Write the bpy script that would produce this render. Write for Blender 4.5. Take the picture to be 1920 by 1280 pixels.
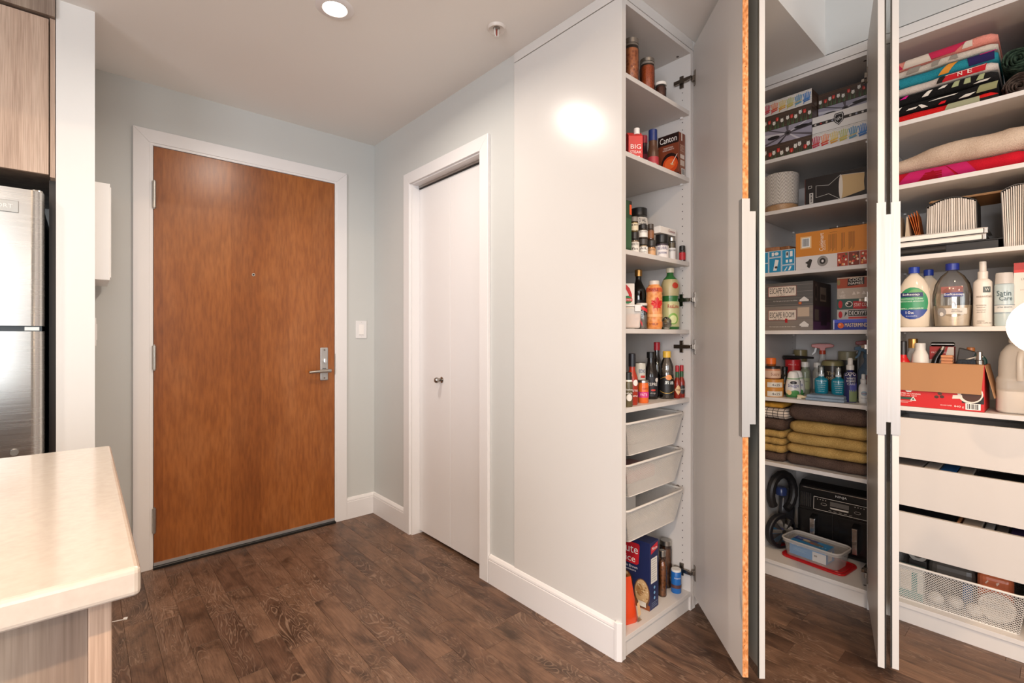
import bpy, bmesh, math, random
from mathutils import Vector, Matrix
# ------------------------------------------------------------------ scene, camera, light
for o in list(bpy.data.objects): bpy.data.objects.remove(o, do_unlink=True)
scene = bpy.context.scene
COL = scene.collection
PI = math.pi
EYE = 1.17
cam = bpy.data.cameras.new('camera'); camo = bpy.data.objects.new('camera', cam); COL.objects.link(camo)
cam.sensor_width = 36.0; cam.lens = 36.0*909/1920; cam.shift_y = -10.0/1920
cam.clip_start = 0.02
camo.location = (0, 0, EYE)
camo.rotation_euler = (PI/2, 0, -math.radians(90-48.5156))
scene.camera = camo
vs = scene.view_settings
vs.view_transform = 'Standard'; vs.look = 'None'; vs.gamma = 1.0; vs.use_curve_mapping = False
w = bpy.data.worlds.new('world'); scene.world = w; w.use_nodes = True
w.node_tree.nodes['Background'].inputs[0].default_value = (0.75, 0.86, 1.0, 1)
w.node_tree.nodes['Background'].inputs[1].default_value = 1.2

def area(name, loc, rot, sx, sy, power, col):
    l = bpy.data.lights.new(name, 'AREA'); l.shape = 'RECTANGLE'; l.size = sx; l.size_y = sy
    l.energy = power; l.color = col
    o = bpy.data.objects.new(name, l); COL.objects.link(o); o.location = loc; o.rotation_euler = rot
    return o
# daylight entering through big unseen windows assumed behind the camera
area('daylight_south', (-1.6, -4.35, 1.45), (PI/2, 0, 0), 3.2, 2.0, 80, (0.86, 0.94, 1.0))
area('west_window_fill', (-3.75, -1.6, 1.5), (PI/2, 0, -PI/2), 2.4, 1.8, 140, (0.93, 0.94, 1.0))  # west light strengthened as fill for the middle wardrobe
WARM = '#ffdcb4'   # colour of the lamp glass
NEUT = (1.0, 0.89, 0.78)
DOWNLIGHTS = [(0.728, 1.856, 2.437, 13), (-1.3, 1.75, 2.437, 16), (0.9, -0.45, 2.74, 23), (-0.9, -0.45, 2.74, 48),
              (0.9, -2.3, 2.74, 18), (-0.9, -2.3, 2.74, 18)]  # only the first is in view; the others are added to light the room
GLOBE = (1.863, 0.021, 1.195, 26.0)
FILL_GLOBES = [(0.35, -1.0, 1.75, 13.0), (-1.0, -0.55, 1.75, 21.0)]  # unseen globes added to brighten the ceiling and the middle wardrobe
vs.exposure = 0.05
cy = scene.cycles; cy.max_bounces = 16; cy.glossy_bounces = 12; cy.diffuse_bounces = 5; cy.transparent_max_bounces = 16

# ------------------------------------------------------------------ materials
def lin(c):
    return c/12.92 if c <= 0.04045 else ((c+0.055)/1.055)**2.4
def rgb(h):
    if isinstance(h, str):
        h = h.lstrip('#'); h = [int(h[i:i+2], 16)/255 for i in (0, 2, 4)]
    return tuple(lin(c) for c in h)+(1.0,)
_mc = {}
def mat(h, rough=0.5, metal=0.0, spec=0.5, emit=0.0):
    """plain coloured stuff with a slight procedural unevenness in tone and gloss"""
    key = (h, rough, metal, spec, emit)
    if key in _mc: return _mc[key]
    m = bpy.data.materials.new('m_%s' % (h.strip('#') if isinstance(h, str) else len(_mc))); m.use_nodes = True
    nt = m.node_tree; b = nt.nodes['Principled BSDF']
    c = rgb(h)
    b.inputs['Base Color'].default_value = c; b.inputs['Roughness'].default_value = rough
    b.inputs['Metallic'].default_value = metal; b.inputs['Specular IOR Level'].default_value = spec
    if emit:
        b.inputs['Emission Color'].default_value = c; b.inputs['Emission Strength'].default_value = emit
    else:
        n = nt.nodes.new('ShaderNodeTexNoise'); n.inputs['Scale'].default_value = 35
        r = nt.nodes.new('ShaderNodeMapRange'); r.inputs[3].default_value = max(0.02, rough-0.05); r.inputs[4].default_value = min(1, rough+0.05)
        nt.links.new(n.outputs[0], r.inputs[0]); nt.links.new(r.outputs[0], b.inputs['Roughness'])
    _mc[key] = m
    return m
class NT:
    def __init__(s, name):
        s.m = bpy.data.materials.new(name); s.m.use_nodes = True; s.nt = s.m.node_tree
        s.b = s.nt.nodes['Principled BSDF']
    def n(s, typ, **kw):
        nd = s.nt.nodes.new('ShaderNode'+typ)
        for k, v in kw.items():
            if k.startswith('i_'): 
                kk = k[2:]; kk = int(kk) if kk.isdigit() else kk
                nd.inputs[kk].default_value = v
            else: setattr(nd, k, v)
        return nd
    def l(s, a, b): s.nt.links.new(a, b)
    def coord(s, scale=(1, 1, 1), out='Object', rot=(0, 0, 0)):
        t = s.n('TexCoord'); mp = s.n('Mapping'); mp.inputs['Scale'].default_value = scale; mp.inputs['Rotation'].default_value = rot
        s.l(t.outputs[out], mp.inputs[0]); return mp.outputs[0]
    def ramp(s, fac, stops):
        r = s.n('ValToRGB'); e = r.color_ramp.elements
        while len(e) < len(stops): e.new(0.5)
        for i, (p, c) in enumerate(stops): e[i].position = p; e[i].color = rgb(c)
        s.l(fac, r.inputs[0]); return r.outputs[0]
    def mix(s, fac, a, b, mode='MIX'):
        x = s.n('MixRGB', blend_type=mode)
        for i, v in ((0, fac), (1, a), (2, b)):
            if hasattr(v, 'is_linked') or hasattr(v, 'links'): s.l(v, x.inputs[i])
            else: x.inputs[i].default_value = v
        return x.outputs[0]
    def bump(s, h, strength=0.1, dist=0.002):
        b = s.n('Bump'); b.inputs['Strength'].default_value = strength; b.inputs['Distance'].default_value = dist
        s.l(h, b.inputs['Height']); s.l(b.outputs[0], s.b.inputs['Normal'])
    def out(s, rough=0.5, metal=0, col=None, spec=0.5):
        s.b.inputs['Roughness'].default_value = rough; s.b.inputs['Metallic'].default_value = metal
        s.b.inputs['Specular IOR Level'].default_value = spec
        if col is not None:
            if hasattr(col, 'links'): s.l(col, s.b.inputs['Base Color'])
            else: s.b.inputs['Base Color'].default_value = rgb(col)
        return s.m
def paint(name, h, rough=0.6, bs=0.06, scale=260):
    t = NT(name); n = t.n('TexNoise', i_Scale=scale, i_Detail=3.0); t.l(t.coord(), n.inputs[0]); t.bump(n.outputs[0], bs, 0.001)
    n2 = t.n('TexNoise', i_Scale=1.3); t.l(t.coord(), n2.inputs[0])
    c = rgb(h); col = t.mix(n2.outputs[0], c, tuple(x*0.96 for x in c[:3])+(1,))
    return t.out(rough, 0, col)
MWALL = paint('wall_paint', '#c7c8c5', 0.42, 0.05)
MCEIL = paint('ceiling_paint', '#eeece8', 0.85, 0.10, 180)
MTRIM = paint('trim_paint', '#e4e1e0', 0.33, 0.02)
MWHITE = paint('white_laminate', '#d6d3cf', 0.22, 0.008, 500)
MCAB = paint('white_foil', '#d0cac4', 0.38, 0.008, 500)
MIN = paint('cabinet_inside', '#d8d3ce', 0.42, 0.008, 500)

def wood_floor():
    t = NT('dark_maple_floor')
    tc = t.n('TexCoord'); oi = t.n('ObjectInfo')
    sc = t.n('VectorMath', operation='SCALE'); t.l(oi.outputs['Random'], sc.inputs['Scale']); sc.inputs[0].default_value = (37, 91, 13)
    geo = t.n('NewGeometry')
    ad = t.n('VectorMath', operation='ADD'); t.l(geo.outputs['Position'], ad.inputs[0]); t.l(sc.outputs[0], ad.inputs[1])
    def mp(s):
        m = t.n('Mapping'); m.inputs['Scale'].default_value = s; t.l(ad.outputs[0], m.inputs[0]); return m.outputs[0]
    fig = t.n('TexNoise', i_Scale=1.0, i_Detail=2.5, i_Distortion=1.1); t.l(mp((11, 2.6, 1)), fig.inputs[0])
    mul = t.n('Math', operation='MULTIPLY'); mul.inputs[1].default_value = 17.0; t.l(fig.outputs[0], mul.inputs[0])
    fr = t.n('Math', operation='PINGPONG'); fr.inputs[1].default_value = 0.5; t.l(mul.outputs[0], fr.inputs[0])
    line = t.n('MapRange'); line.inputs[1].default_value = 0.0; line.inputs[2].default_value = 0.20; line.inputs[3].default_value = 1; line.inputs[4].default_value = 0
    t.l(fr.outputs[0], line.inputs[0])
    fine = t.n('TexNoise', i_Scale=1.0, i_Detail=4.0); t.l(mp((260, 14, 1)), fine.inputs[0])
    cloud = t.n('TexNoise', i_Scale=1.0, i_Detail=5.0, i_Roughness=.6, i_Distortion=.6); t.l(mp((13, 5.5, 1)), cloud.inputs[0])
    c1 = t.ramp(cloud.outputs[0], [(0.30, '#48382d'), (0.45, '#705848'), (0.62, '#8a6e5b')])
    rnd = t.ramp(oi.outputs['Random'], [(0.0, '#c2b4ae'), (0.35, '#fbf4ee'), (0.7, '#dcd0c8'), (1.0, '#fff8f0')])
    c2 = t.mix(1.0, c1, rnd, 'MULTIPLY')
    msk = t.n('TexNoise', i_Scale=1.0); t.l(mp((5, 2.1, 1)), msk.inputs[0])
    mr = t.n('MapRange'); mr.inputs[1].default_value = .42; mr.inputs[2].default_value = .60; mr.inputs[4].default_value = .58; t.l(msk.outputs[0], mr.inputs[0])
    lf = t.n('Math', operation='MULTIPLY'); t.l(line.outputs[0], lf.inputs[0]); t.l(mr.outputs[0], lf.inputs[1])
    c3 = t.mix(lf.outputs[0], c2, rgb('#c4a48c'))
    dk = t.n('MapRange'); dk.inputs[1].default_value = 0.20; dk.inputs[2].default_value = 0.36; dk.inputs[3].default_value = .55; dk.inputs[4].default_value = 0; t.l(fr.outputs[0], dk.inputs[0])
    df = t.n('Math', operation='MULTIPLY'); t.l(dk.outputs[0], df.inputs[0]); t.l(mr.outputs[0], df.inputs[1])
    c3 = t.mix(df.outputs[0], c3, rgb('#453429'))
    fb = t.ramp(fine.outputs[0], [(0.3, '#b9b0aa'), (0.7, '#ffffff')])
    c4 = t.mix(0.7, c3, fb, 'MULTIPLY')
    t.bump(fine.outputs[0], 0.12, 0.001)
    rr = t.n('MapRange'); rr.inputs[3].default_value = 0.34; rr.inputs[4].default_value = 0.52; t.l(cloud.outputs[0], rr.inputs[0])
    m = t.out(0.4, 0, c4, 0.45); t.l(rr.outputs[0], t.b.inputs['Roughness'])
    return m
MFLOOR = wood_floor()
def veneer(name, stops, sx=(30, 30, 1.2), rough=0.3, strips=None, axis=0, dark=0.8):
    """vertical grain along z; strips = width of veneer leaves along the given axis"""
    t = NT(name)
    n = t.n('TexNoise', i_Scale=1.0, i_Detail=5.0, i_Distortion=0.4); t.l(t.coord(sx), n.inputs[0])
    f = t.n('TexNoise', i_Scale=1.0, i_Detail=3.0); t.l(t.coord((sx[0]*14, sx[1]*14, sx[2]*6)), f.inputs[0])
    c = t.ramp(n.outputs[0], stops)
    fb = t.ramp(f.outputs[0], [(0.3, '#cfc8c2'), (0.65, '#ffffff')])
    c = t.mix(0.75, c, fb, 'MULTIPLY')
    if strips:
        sx_ = t.n('SeparateXYZ'); t.l(t.coord(), sx_.inputs[0])
        d = t.n('Math', operation='DIVIDE'); d.inputs[1].default_value = strips; t.l(sx_.outputs[axis], d.inputs[0])
        fl = t.n('Math', operation='FLOOR'); t.l(d.outputs[0], fl.inputs[0])
        wn = t.n('TexWhiteNoise', noise_dimensions='1D'); t.l(fl.outputs[0], wn.inputs['W'])
        cl = t.ramp(wn.outputs[0], [(0, '#e8e2de'), (1, '#ffffff')])
        c = t.mix(1.0, c, cl, 'MULTIPLY')
    t.bump(f.outputs[0], 0.04, 0.0006)
    return t.out(rough, 0, c)
MDOOR = veneer('cherry_veneer', [(0.2, '#8f5123'), (0.5, '#9f5e2b'), (0.8, '#ab6c3b')], (6, 6, 2.2), 0.30, 0.152, 0)
MKIT = veneer('taupe_woodgrain', [(0.25, '#b39a88'), (0.5, '#c4ab98'), (0.75, '#d0baa8')], (26, 26, 1.4), 0.4)
MKITD = veneer('dark_taupe_woodgrain', [(0.25, '#776559'), (0.5, '#918073'), (0.75, '#a89888')], (22, 22, 1.2), 0.45)
MNICHE = mat('#3a332f', 0.5)
def speckle():
    t = NT('raw_particleboard')
    n = t.n('TexNoise', i_Scale=120.0, i_Detail=4.0); t.l(t.coord((1, 1, .6)), n.inputs[0])
    c = t.ramp(n.outputs[0], [(0.3, '#b06a34'), (0.5, '#d68d52'), (0.7, '#eab486')])
    v = t.n('TexVoronoi', i_Scale=95.0); t.l(t.coord((1, 1, .7)), v.inputs[0])
    k = t.ramp(v.outputs['Distance'], [(0.10, '#4a2410'), (0.2, '#ffffff')])
    n3 = t.n('TexNoise', i_Scale=40.0); t.l(t.coord(), n3.inputs[0])
    g = t.ramp(n3.outputs[0], [(0.5, '#000000'), (0.6, '#ffffff')])
    c2 = t.mix(1.0, c, k, 'MULTIPLY'); c3 = t.mix(g, c, c2)
    t.bump(n.outputs[0], 0.3, 0.002)
    return t.out(0.8, 0, c3)
MCHIP = speckle()
def brushed(name, h, rough=0.3, sc=(4, 4, 400)):
    t = NT(name); n = t.n('TexNoise', i_Scale=1.0, i_Detail=2.0); t.l(t.coord(sc), n.inputs[0])
    r = t.n('MapRange'); r.inputs[3].default_value = rough-.08; r.inputs[4].default_value = rough+.1; t.l(n.outputs[0], r.inputs[0])
    m = t.out(rough, 1.0, h); t.l(r.outputs[0], t.b.inputs['Roughness']); return m
MSTEEL = brushed('brushed_steel', '#c9c6c2', 0.24)
MALU = brushed('brushed_aluminium', '#bfbdbb', 0.58, (300, 300, 3))
MCHROME = mat('#d8d6d3', 0.12, 1.0)
MNICKEL = mat('#8f867c', 0.25, 1.0)
MSATIN = mat('#b5b0a9', 0.34, 1.0)
MMIRROR = mat('#d6d9d6', 0.01, 1.0)
MBLACK = mat('#141312', 0.35)
MDARK = mat('#2a2725', 0.5)
MPAPER = mat('#e9e4dc', 0.8)
def clear(name, tint='#ffffff', gl=0.12, rough=0.04):
    """thin-walled clear plastic or glass"""
    m = bpy.data.materials.new(name); m.use_nodes = True; nt = m.node_tree; nt.nodes.clear()
    o = nt.nodes.new('ShaderNodeOutputMaterial'); tr = nt.nodes.new('ShaderNodeBsdfTransparent'); g = nt.nodes.new('ShaderNodeBsdfGlossy')
    tr.inputs[0].default_value = rgb(tint); g.inputs['Roughness'].default_value = rough
    fr = nt.nodes.new('ShaderNodeFresnel'); fr.inputs[0].default_value = 1.45
    ad = nt.nodes.new('ShaderNodeMath'); ad.operation = 'ADD'; ad.inputs[1].default_value = gl-0.04; ad.use_clamp = True
    nt.links.new(fr.outputs[0], ad.inputs[0])
    mx = nt.nodes.new('ShaderNodeMixShader'); nt.links.new(ad.outputs[0], mx.inputs[0]); nt.links.new(tr.outputs[0], mx.inputs[1]); nt.links.new(g.outputs[0], mx.inputs[2])
    nt.links.new(mx.outputs[0], o.inputs[0]); return m
MCLEAR = clear('clear_glass', '#f3f3ef', 0.10)
def milky(name, h, alpha=0.55, rough=0.3):
    """translucent milky plastic: partly see-through"""
    t = NT(name); t.b.inputs['Alpha'].default_value = alpha; n = t.n('TexNoise', i_Scale=20.0); t.l(t.coord(), n.inputs[0]); t.bump(n.outputs[0], .02)
    return t.out(rough, 0, h)
MMILK = milky('milky_plastic', '#e8e4dc', 0.5)
def cloth(name, c1, c2, scale=260, strength=0.6, rough=0.95):
    t = NT(name); n = t.n('TexNoise', i_Scale=scale, i_Detail=3.0); t.l(t.coord(), n.inputs[0])
    n2 = t.n('TexNoise', i_Scale=9.0, i_Detail=2.0); t.l(t.coord(), n2.inputs[0])
    ad = t.n('Math', operation='ADD'); t.l(n.outputs[0], ad.inputs[0]); t.l(n2.outputs[0], ad.inputs[1])
    hf = t.n('Math', operation='MULTIPLY'); hf.inputs[1].default_value = .5; t.l(ad.outputs[0], hf.inputs[0])
    c = t.ramp(hf.outputs[0], [(0.36, c1), (0.64, c2)]); t.bump(n.outputs[0], strength, 0.004)
    return t.out(rough, 0, c, 0.2)

# ------------------------------------------------------------------ mesh builder
class B:
    def __init__(s): s.v = []; s.f = []; s.mi = []
    def add(s, vs, fs, m=0):
        k = len(s.v); s.v += [tuple(p) for p in vs]
        for f in fs: s.f.append(tuple(i+k for i in f)); s.mi.append(m)
        return s
    def box(s, x0, x1, y0, y1, z0, z1, m=0):
        return s.add([(x0, y0, z0), (x1, y0, z0), (x1, y1, z0), (x0, y1, z0), (x0, y0, z1), (x1, y0, z1), (x1, y1, z1), (x0, y1, z1)],
              [(0, 3, 2, 1), (4, 5, 6, 7), (0, 1, 5, 4), (1, 2, 6, 5), (2, 3, 7, 6), (3, 0, 4, 7)], m)
    def hexa(s, pts, m=0):
        return s.add(pts, [(0, 3, 2, 1), (4, 5, 6, 7), (0, 1, 5, 4), (1, 2, 6, 5), (2, 3, 7, 6), (3, 0, 4, 7)], m)
    def lathe(s, prof, n=20, m=0, c=(0, 0), sy=1.0, sx=1.0):
        vs = []; fs = []
        idx = []
        for r, z in prof:
            if r <= 1e-6: idx.append([len(vs)]); vs.append((c[0], c[1], z))
            else:
                row = []
                for i in range(n):
                    a = 2*PI*i/n; row.append(len(vs)); vs.append((c[0]+r*sx*math.cos(a), c[1]+r*sy*math.sin(a), z))
                idx.append(row)
        for a, b in zip(idx, idx[1:]):
            if len(a) == 1 and len(b) == 1: continue
            for i in range(n):
                j = (i+1) % n
                if len(a) == 1: fs.append((a[0], b[j], b[i]))
                elif len(b) == 1: fs.append((a[i], a[j], b[0]))
                else: fs.append((a[i], a[j], b[j], b[i]))
        return s.add(vs, fs, m)
    def tube(s, pts, r, n=8, m=0, closed=False, cap=True):
        pts = [Vector(p) for p in pts]; N = len(pts); vs = []; fs = []
        up = Vector((0, 0, 1)); prev = None
        for i, p in enumerate(pts):
            if closed: d = pts[(i+1) % N]-pts[i-1]
            else: d = pts[min(i+1, N-1)]-pts[max(i-1, 0)]
            d.normalize()
            if prev is None:
                a = up if abs(d.dot(up)) < .95 else Vector((1, 0, 0)); x = d.cross(a).normalized()
            else:
                x = (prev-d*prev.dot(d)).normalized()
            prev = x; y = d.cross(x)
            rr = r[i] if isinstance(r, (list, tuple)) else r
            for k in range(n):
                t = 2*PI*k/n; q = p+x*rr*math.cos(t)+y*rr*math.sin(t); vs.append(q[:])
        for i in range(N if closed else N-1):
            for k in range(n):
                a = i*n+k; b_ = i*n+(k+1) % n; c = ((i+1) % N)*n+(k+1) % n; d_ = ((i+1) % N)*n+k
                fs.append((a, b_, c, d_))
        if cap and not closed:
            fs.append(tuple(range(n-1, -1, -1))); fs.append(tuple((N-1)*n+k for k in range(n)))
        return s.add(vs, fs, m)
    def prism(s, poly, a0, a1, axis='z', m=0):
        """poly in the plane across axis, extruded from a0 to a1"""
        n = len(poly)
        def P(u, v, a):
            return {'z': (u, v, a), 'y': (u, a, v), 'x': (a, u, v)}[axis]
        vs = [P(u, v, a0) for u, v in poly]+[P(u, v, a1) for u, v in poly]
        fs = [tuple(range(n))[::-1], tuple(range(n, 2*n))]+[(i, (i+1) % n, n+(i+1) % n, n+i) for i in range(n)]
        return s.add(vs, fs, m)
    def quad(s, a, b, c, d, m=0): return s.add([a, b, c, d], [(0, 1, 2, 3)], m)
    def mesh(s, name, mats, smooth=None, bevel=0, seg=2):
        me = bpy.data.meshes.new(name); me.from_pydata(s.v, [], s.f)
        for m in mats: me.materials.append(m)
        if len(mats) > 1: me.polygons.foreach_set('material_index', s.mi)
        bm = bmesh.new(); bm.from_mesh(me)
        bmesh.ops.recalc_face_normals(bm, faces=bm.faces)
        if bevel:
            es = [e for e in bm.edges if len(e.link_faces) == 2 and e.calc_face_angle(0) > 0.5]
            bmesh.ops.bevel(bm, geom=es, offset=bevel, segments=seg, profile=0.5, affect='EDGES', clamp_overlap=True)
        bm.to_mesh(me); bm.free()
        if smooth is not None:
            me.polygons.foreach_set('use_smooth', [True]*len(me.polygons)); me.set_sharp_from_angle(angle=math.radians(smooth))
        me.update(); return me
    def obj(s, name, mats, parent=None, loc=(0, 0, 0), rz=0, smooth=None, bevel=0, seg=2):
        if not isinstance(mats, (list, tuple)): mats = [mats]
        o = bpy.data.objects.new(name, s.mesh(name, mats, smooth, bevel, seg)); COL.objects.link(o)
        o.location = loc; o.rotation_euler = (0, 0, rz)
        if parent is not None: o.parent = parent
        return o
def tag(o, label=None, cat=None, group=None, kind=None):
    if label: o['label'] = label
    if cat: o['category'] = cat
    if group: o['group'] = group
    if kind: o['kind'] = kind
    return o
def thing(name, label, cat, loc=(0, 0, 0), rz=0, group=None):
    o = bpy.data.objects.new(name, None); COL.objects.link(o); o.empty_display_size = 0.05
    o.location = loc; o.rotation_euler = (0, 0, rz)
    return tag(o, label, cat, group)
def struct(o): o['kind'] = 'structure'; return o
# ---- print and lettering -------------------------------------------------------
FR = {'F': ((-.5, -.5, 0), (1, 0, 0), (0, 0, 1)), 'R': ((.5, -.5, 0), (0, 1, 0), (0, 0, 1)), 'L': ((-.5, .5, 0), (0, -1, 0), (0, 0, 1)), 'T': ((-.5, -.5, 1), (1, 0, 0), (0, 1, 0))}
def frame(w, d, h, f):
    o, u, v = FR[f]
    return (Vector((o[0]*w, o[1]*d, o[2]*h)), Vector(u), Vector(v))
def art(parent, fr, items, name='print', off=0.0006):
    """flat print: (colour, polygon in metres on the face) in order, later ones on top"""
    O, U, V = fr; Nn = U.cross(V); b = B(); cols = []
    for k, (c, pts) in enumerate(items):
        if c not in cols: cols.append(c)
        b.add([O+U*p[0]+V*p[1]+Nn*(off+k*0.00006) for p in pts], [tuple(range(len(pts)))], cols.index(c))
    o = b.obj(name, [mat(c, 0.4) if isinstance(c, str) else c for c in cols], parent)
    return o
def rect(x0, y0, x1, y1): return [(x0, y0), (x1, y0), (x1, y1), (x0, y1)]
def ell(cx, cy, rx, ry, n=18, a0=0): return [(cx+rx*math.cos(a0+2*PI*i/n), cy+ry*math.sin(a0+2*PI*i/n)) for i in range(n)]
_tc = {}
def text_geo(s):
    if s not in _tc:
        cu = bpy.data.curves.new('txt', 'FONT'); cu.body = s; cu.align_x = 'CENTER'; cu.align_y = 'CENTER'; cu.resolution_u = 2
        o = bpy.data.objects.new('txt', cu); me = bpy.data.meshes.new_from_object(o)
        vs = [v.co.copy() for v in me.vertices]; fs = [tuple(p.vertices) for p in me.polygons]
        bpy.data.objects.remove(o); bpy.data.curves.remove(cu); bpy.data.meshes.remove(me)
        xs = [v.x for v in vs] or [0]; ys = [v.y for v in vs] or [0]
        cx = (min(xs)+max(xs))/2; cy = (min(ys)+max(ys))/2; wd = max(xs)-min(xs) or 1; ht = max(ys)-min(ys) or 1
        _tc[s] = ([((v.x-cx), (v.y-cy)) for v in vs], fs, wd, ht)
    return _tc[s]
def txt(parent, fr, s, x, y, width, col, height=None, rot=0, off=0.0016, name='lettering'):
    """flat lettering centred at x,y of the face, stretched to width (and height)"""
    O, U, V = fr; Nn = U.cross(V); vs, fs, wd, ht = text_geo(s); k = width/wd; ky = (height/ht) if height else k
    c, si = math.cos(rot), math.sin(rot); b = B()
    b.add([O+U*(x+c*p[0]*k-si*p[1]*ky)+V*(y+si*p[0]*k+c*p[1]*ky)+Nn*off for p in vs], fs)
    return b.obj(name, mat(col, .45), parent)
def prof_r(prof, z):
    for (r0, z0), (r1, z1) in zip(prof, prof[1:]):
        if z0 <= z <= z1 and z1 > z0: return r0+(r1-r0)*(z-z0)/(z1-z0)
    return prof[-1][0]
def wpt(prof, a, z, off, sy): # a = angle from the front (-y) towards +x
    r = prof_r(prof, z)+off
    return (r*math.sin(a), -r*math.cos(a)*sy, z)
def band(parent, prof, z0, z1, m, a0=-PI, a1=PI, off=0.0008, sy=1.0, name='label_band', n=None):
    n = n or max(4, int((a1-a0)/0.3)); zs = sorted({z0, z1} | {z for r, z in prof if z0 < z < z1}); b = B(); full = a1-a0 > 2*PI-1e-3
    cols = n if full else n+1; vs = [wpt(prof, a0+(a1-a0)*i/n, z, off, sy) for z in zs for i in range(cols)]; fs = []
    for j in range(len(zs)-1):
        for i in range(n):
            i2 = (i+1) % cols; fs.append((j*cols+i, j*cols+i2, (j+1)*cols+i2, (j+1)*cols+i))
    return b.add(vs, fs).obj(name, m if not isinstance(m, str) else mat(m, .45), parent, smooth=60)
def wdisc(parent, prof, zc, rz, ra, m, a=0, off=0.0012, sy=1.0, name='label_band', z0=None, z1=None):
    """round label lying on the curved side"""
    b = B(); vs = []; fs = []; n = 22; K = 5; R = prof_r(prof, zc)
    for k in range(K+1):
        for i in range(n):
            t = 2*PI*i/n; z = zc+rz*k/K*math.sin(t)
            if z1 is not None: z = min(z, z1)
            if z0 is not None: z = max(z, z0)
            vs.append(wpt(prof, a+ra*k/K*math.cos(t)/R, z, off, sy))
    for k in range(K):
        for i in range(n): fs.append((k*n+i, k*n+(i+1) % n, (k+1)*n+(i+1) % n, (k+1)*n+i))
    return b.add(vs, fs).obj(name, mat(m, .4) if isinstance(m, str) else m, parent, smooth=60)
def wtxt(parent, prof, s, z, width, col, a=0, height=None, off=0.0022, sy=1.0, name='lettering'):
    vs, fs, wd, ht = text_geo(s); k = width/wd; ky = (height/ht) if height else k; R = prof_r(prof, z)
    b = B(); b.add([wpt(prof, a+p[0]*k/R, z+p[1]*ky, off, sy) for p in vs], fs)
    return b.obj(name, mat(col, .45), parent)
# ------------------------------------------------------------------ room shell
XB = 1.452; YW = 3.03; LOW = 2.437; HIGH = 2.76; YS = -4.4; XW = -3.8; XE = 3.10
def wall(name, *boxes, m=None):
    b = B()
    for x in boxes: b.box(*(tuple(x[:4])+((-.05,) if x[4]==0 else (x[4],))+(x[5],)))
    return struct(b.obj(name, m or MWALL))
floor = struct(B().box(XW, XE, YS, 3.3, -0.05, -0.012).obj('floor', mat('#2a1c14', .6)))
# planks: rows along y, 91.5 mm wide
random.seed(7)
PW = 0.0911; LENS = [0.31, 0.42, 0.55, 0.7, 0.86, 1.05]
_pm = {}
def plank(x, y0, y1):
    L = round(y1-y0, 3)
    if L < 0.03: return
    if L not in _pm:
        _pm[L] = B().box(0.0003, PW-0.0003, 0.0003, L-0.0003, -0.012, 0).mesh('plank', [MFLOOR], bevel=0.0006, seg=1)
    o = bpy.data.objects.new('plank', _pm[L]); COL.objects.link(o); o.location = (x, y0, 0); o.parent = floor
ENDS = {-3: [2.2], -2: [2.49], -1: [1.75], 0: [2.155], 1: [1.86, 2.33], 2: [2.035, 2.52], 3: [2.75, 1.9], 4: [2.42], 5: [1.62], 6: [2.3], 7: [1.5], 8: [1.67, 2.06], 9: [1.42, 1.95], 18: [0.67, 0.02]}
for k in range(-8, 26):
    x = .305+k*PW; ytop = 3.05 if x < 1.53 else 1.07; ys = sorted(ENDS.get(k, [ytop-random.uniform(.3, .9)]))
    while ys[0] > -0.55: ys.insert(0, ys[0]-random.choice(LENS))
    while ys[-1] < ytop-.25: ys.append(ys[-1]+random.choice(LENS))
    ys = [y for y in ys if y < ytop-.02]+[ytop]
    for a, b_ in zip(ys, ys[1:]): plank(x, a, b_)
# rest of the floor, out of the picture
for nm, bx in (('floor_rest', None),):
    b = B(); b.box(XW, XE, YS, -1.0, -0.012, -0.001); b.box(XW, .305-8*PW, -1.0, 3.3, -0.012, -0.001)
    b.box(2.58, XE, -1.0, .028, -0.012, -0.001)
    tag(b.obj('far_boards', MFLOOR, floor), kind='stuff')
# walls
wall('wall_entry', (0.034, XB+.1, YW, YW+.12, 0, LOW))
wb = wall('wall_hall', (XB, XB+.10, 2.54, YW, 0, LOW), (XB, XB+.10, 1.60, 1.864, 0, LOW), (XB, XB+.10, 1.864, 2.54, 2.067, LOW))
wall('wall_pier', (-0.077, 0.034, 2.5, YW+.12, 0, LOW), m=paint('pier_tone', '#e4e3e0', .4, .04))  # pier toned lighter than the other walls
wall('wall_kitchen', (XW, -0.077, 3.2, 3.32, 0, LOW))
wall('wall_east', (XE, XE+.1, YS, 1.70, 0, LOW), (2.52, XE+.1, YS, 0.705, LOW+.006, HIGH))
wall('wall_corner', (XB+.1, XE+.1, 1.63, 1.75, 0, LOW))
wall('wall_west', (XW-.1, XW, YS, 3.32, 0, 0.6), (XW-.1, XW, YS, 3.32, 2.4, HIGH), (XW-.1, XW, YS, -2.8, .6, 2.4), (XW-.1, XW, -.4, 3.32, .6, 2.4))
wall('wall_south', (XW, XE, YS-.1, YS, 0, .45), (XW, XE, YS-.1, YS, 2.45, HIGH), (XW, -3.2, YS-.1, YS, .45, 2.45), (0.0, XE, YS-.1, YS, .45, 2.45))
struct(B().box(XW-.1, XE+.1, 0.705, 3.35, LOW, LOW+.35).obj('ceiling', MCEIL))
struct(B().box(XW-.1, XE+.1, YS-.1, 0.705, HIGH, HIGH+.03).obj('ceiling_living', MCEIL))
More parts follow.
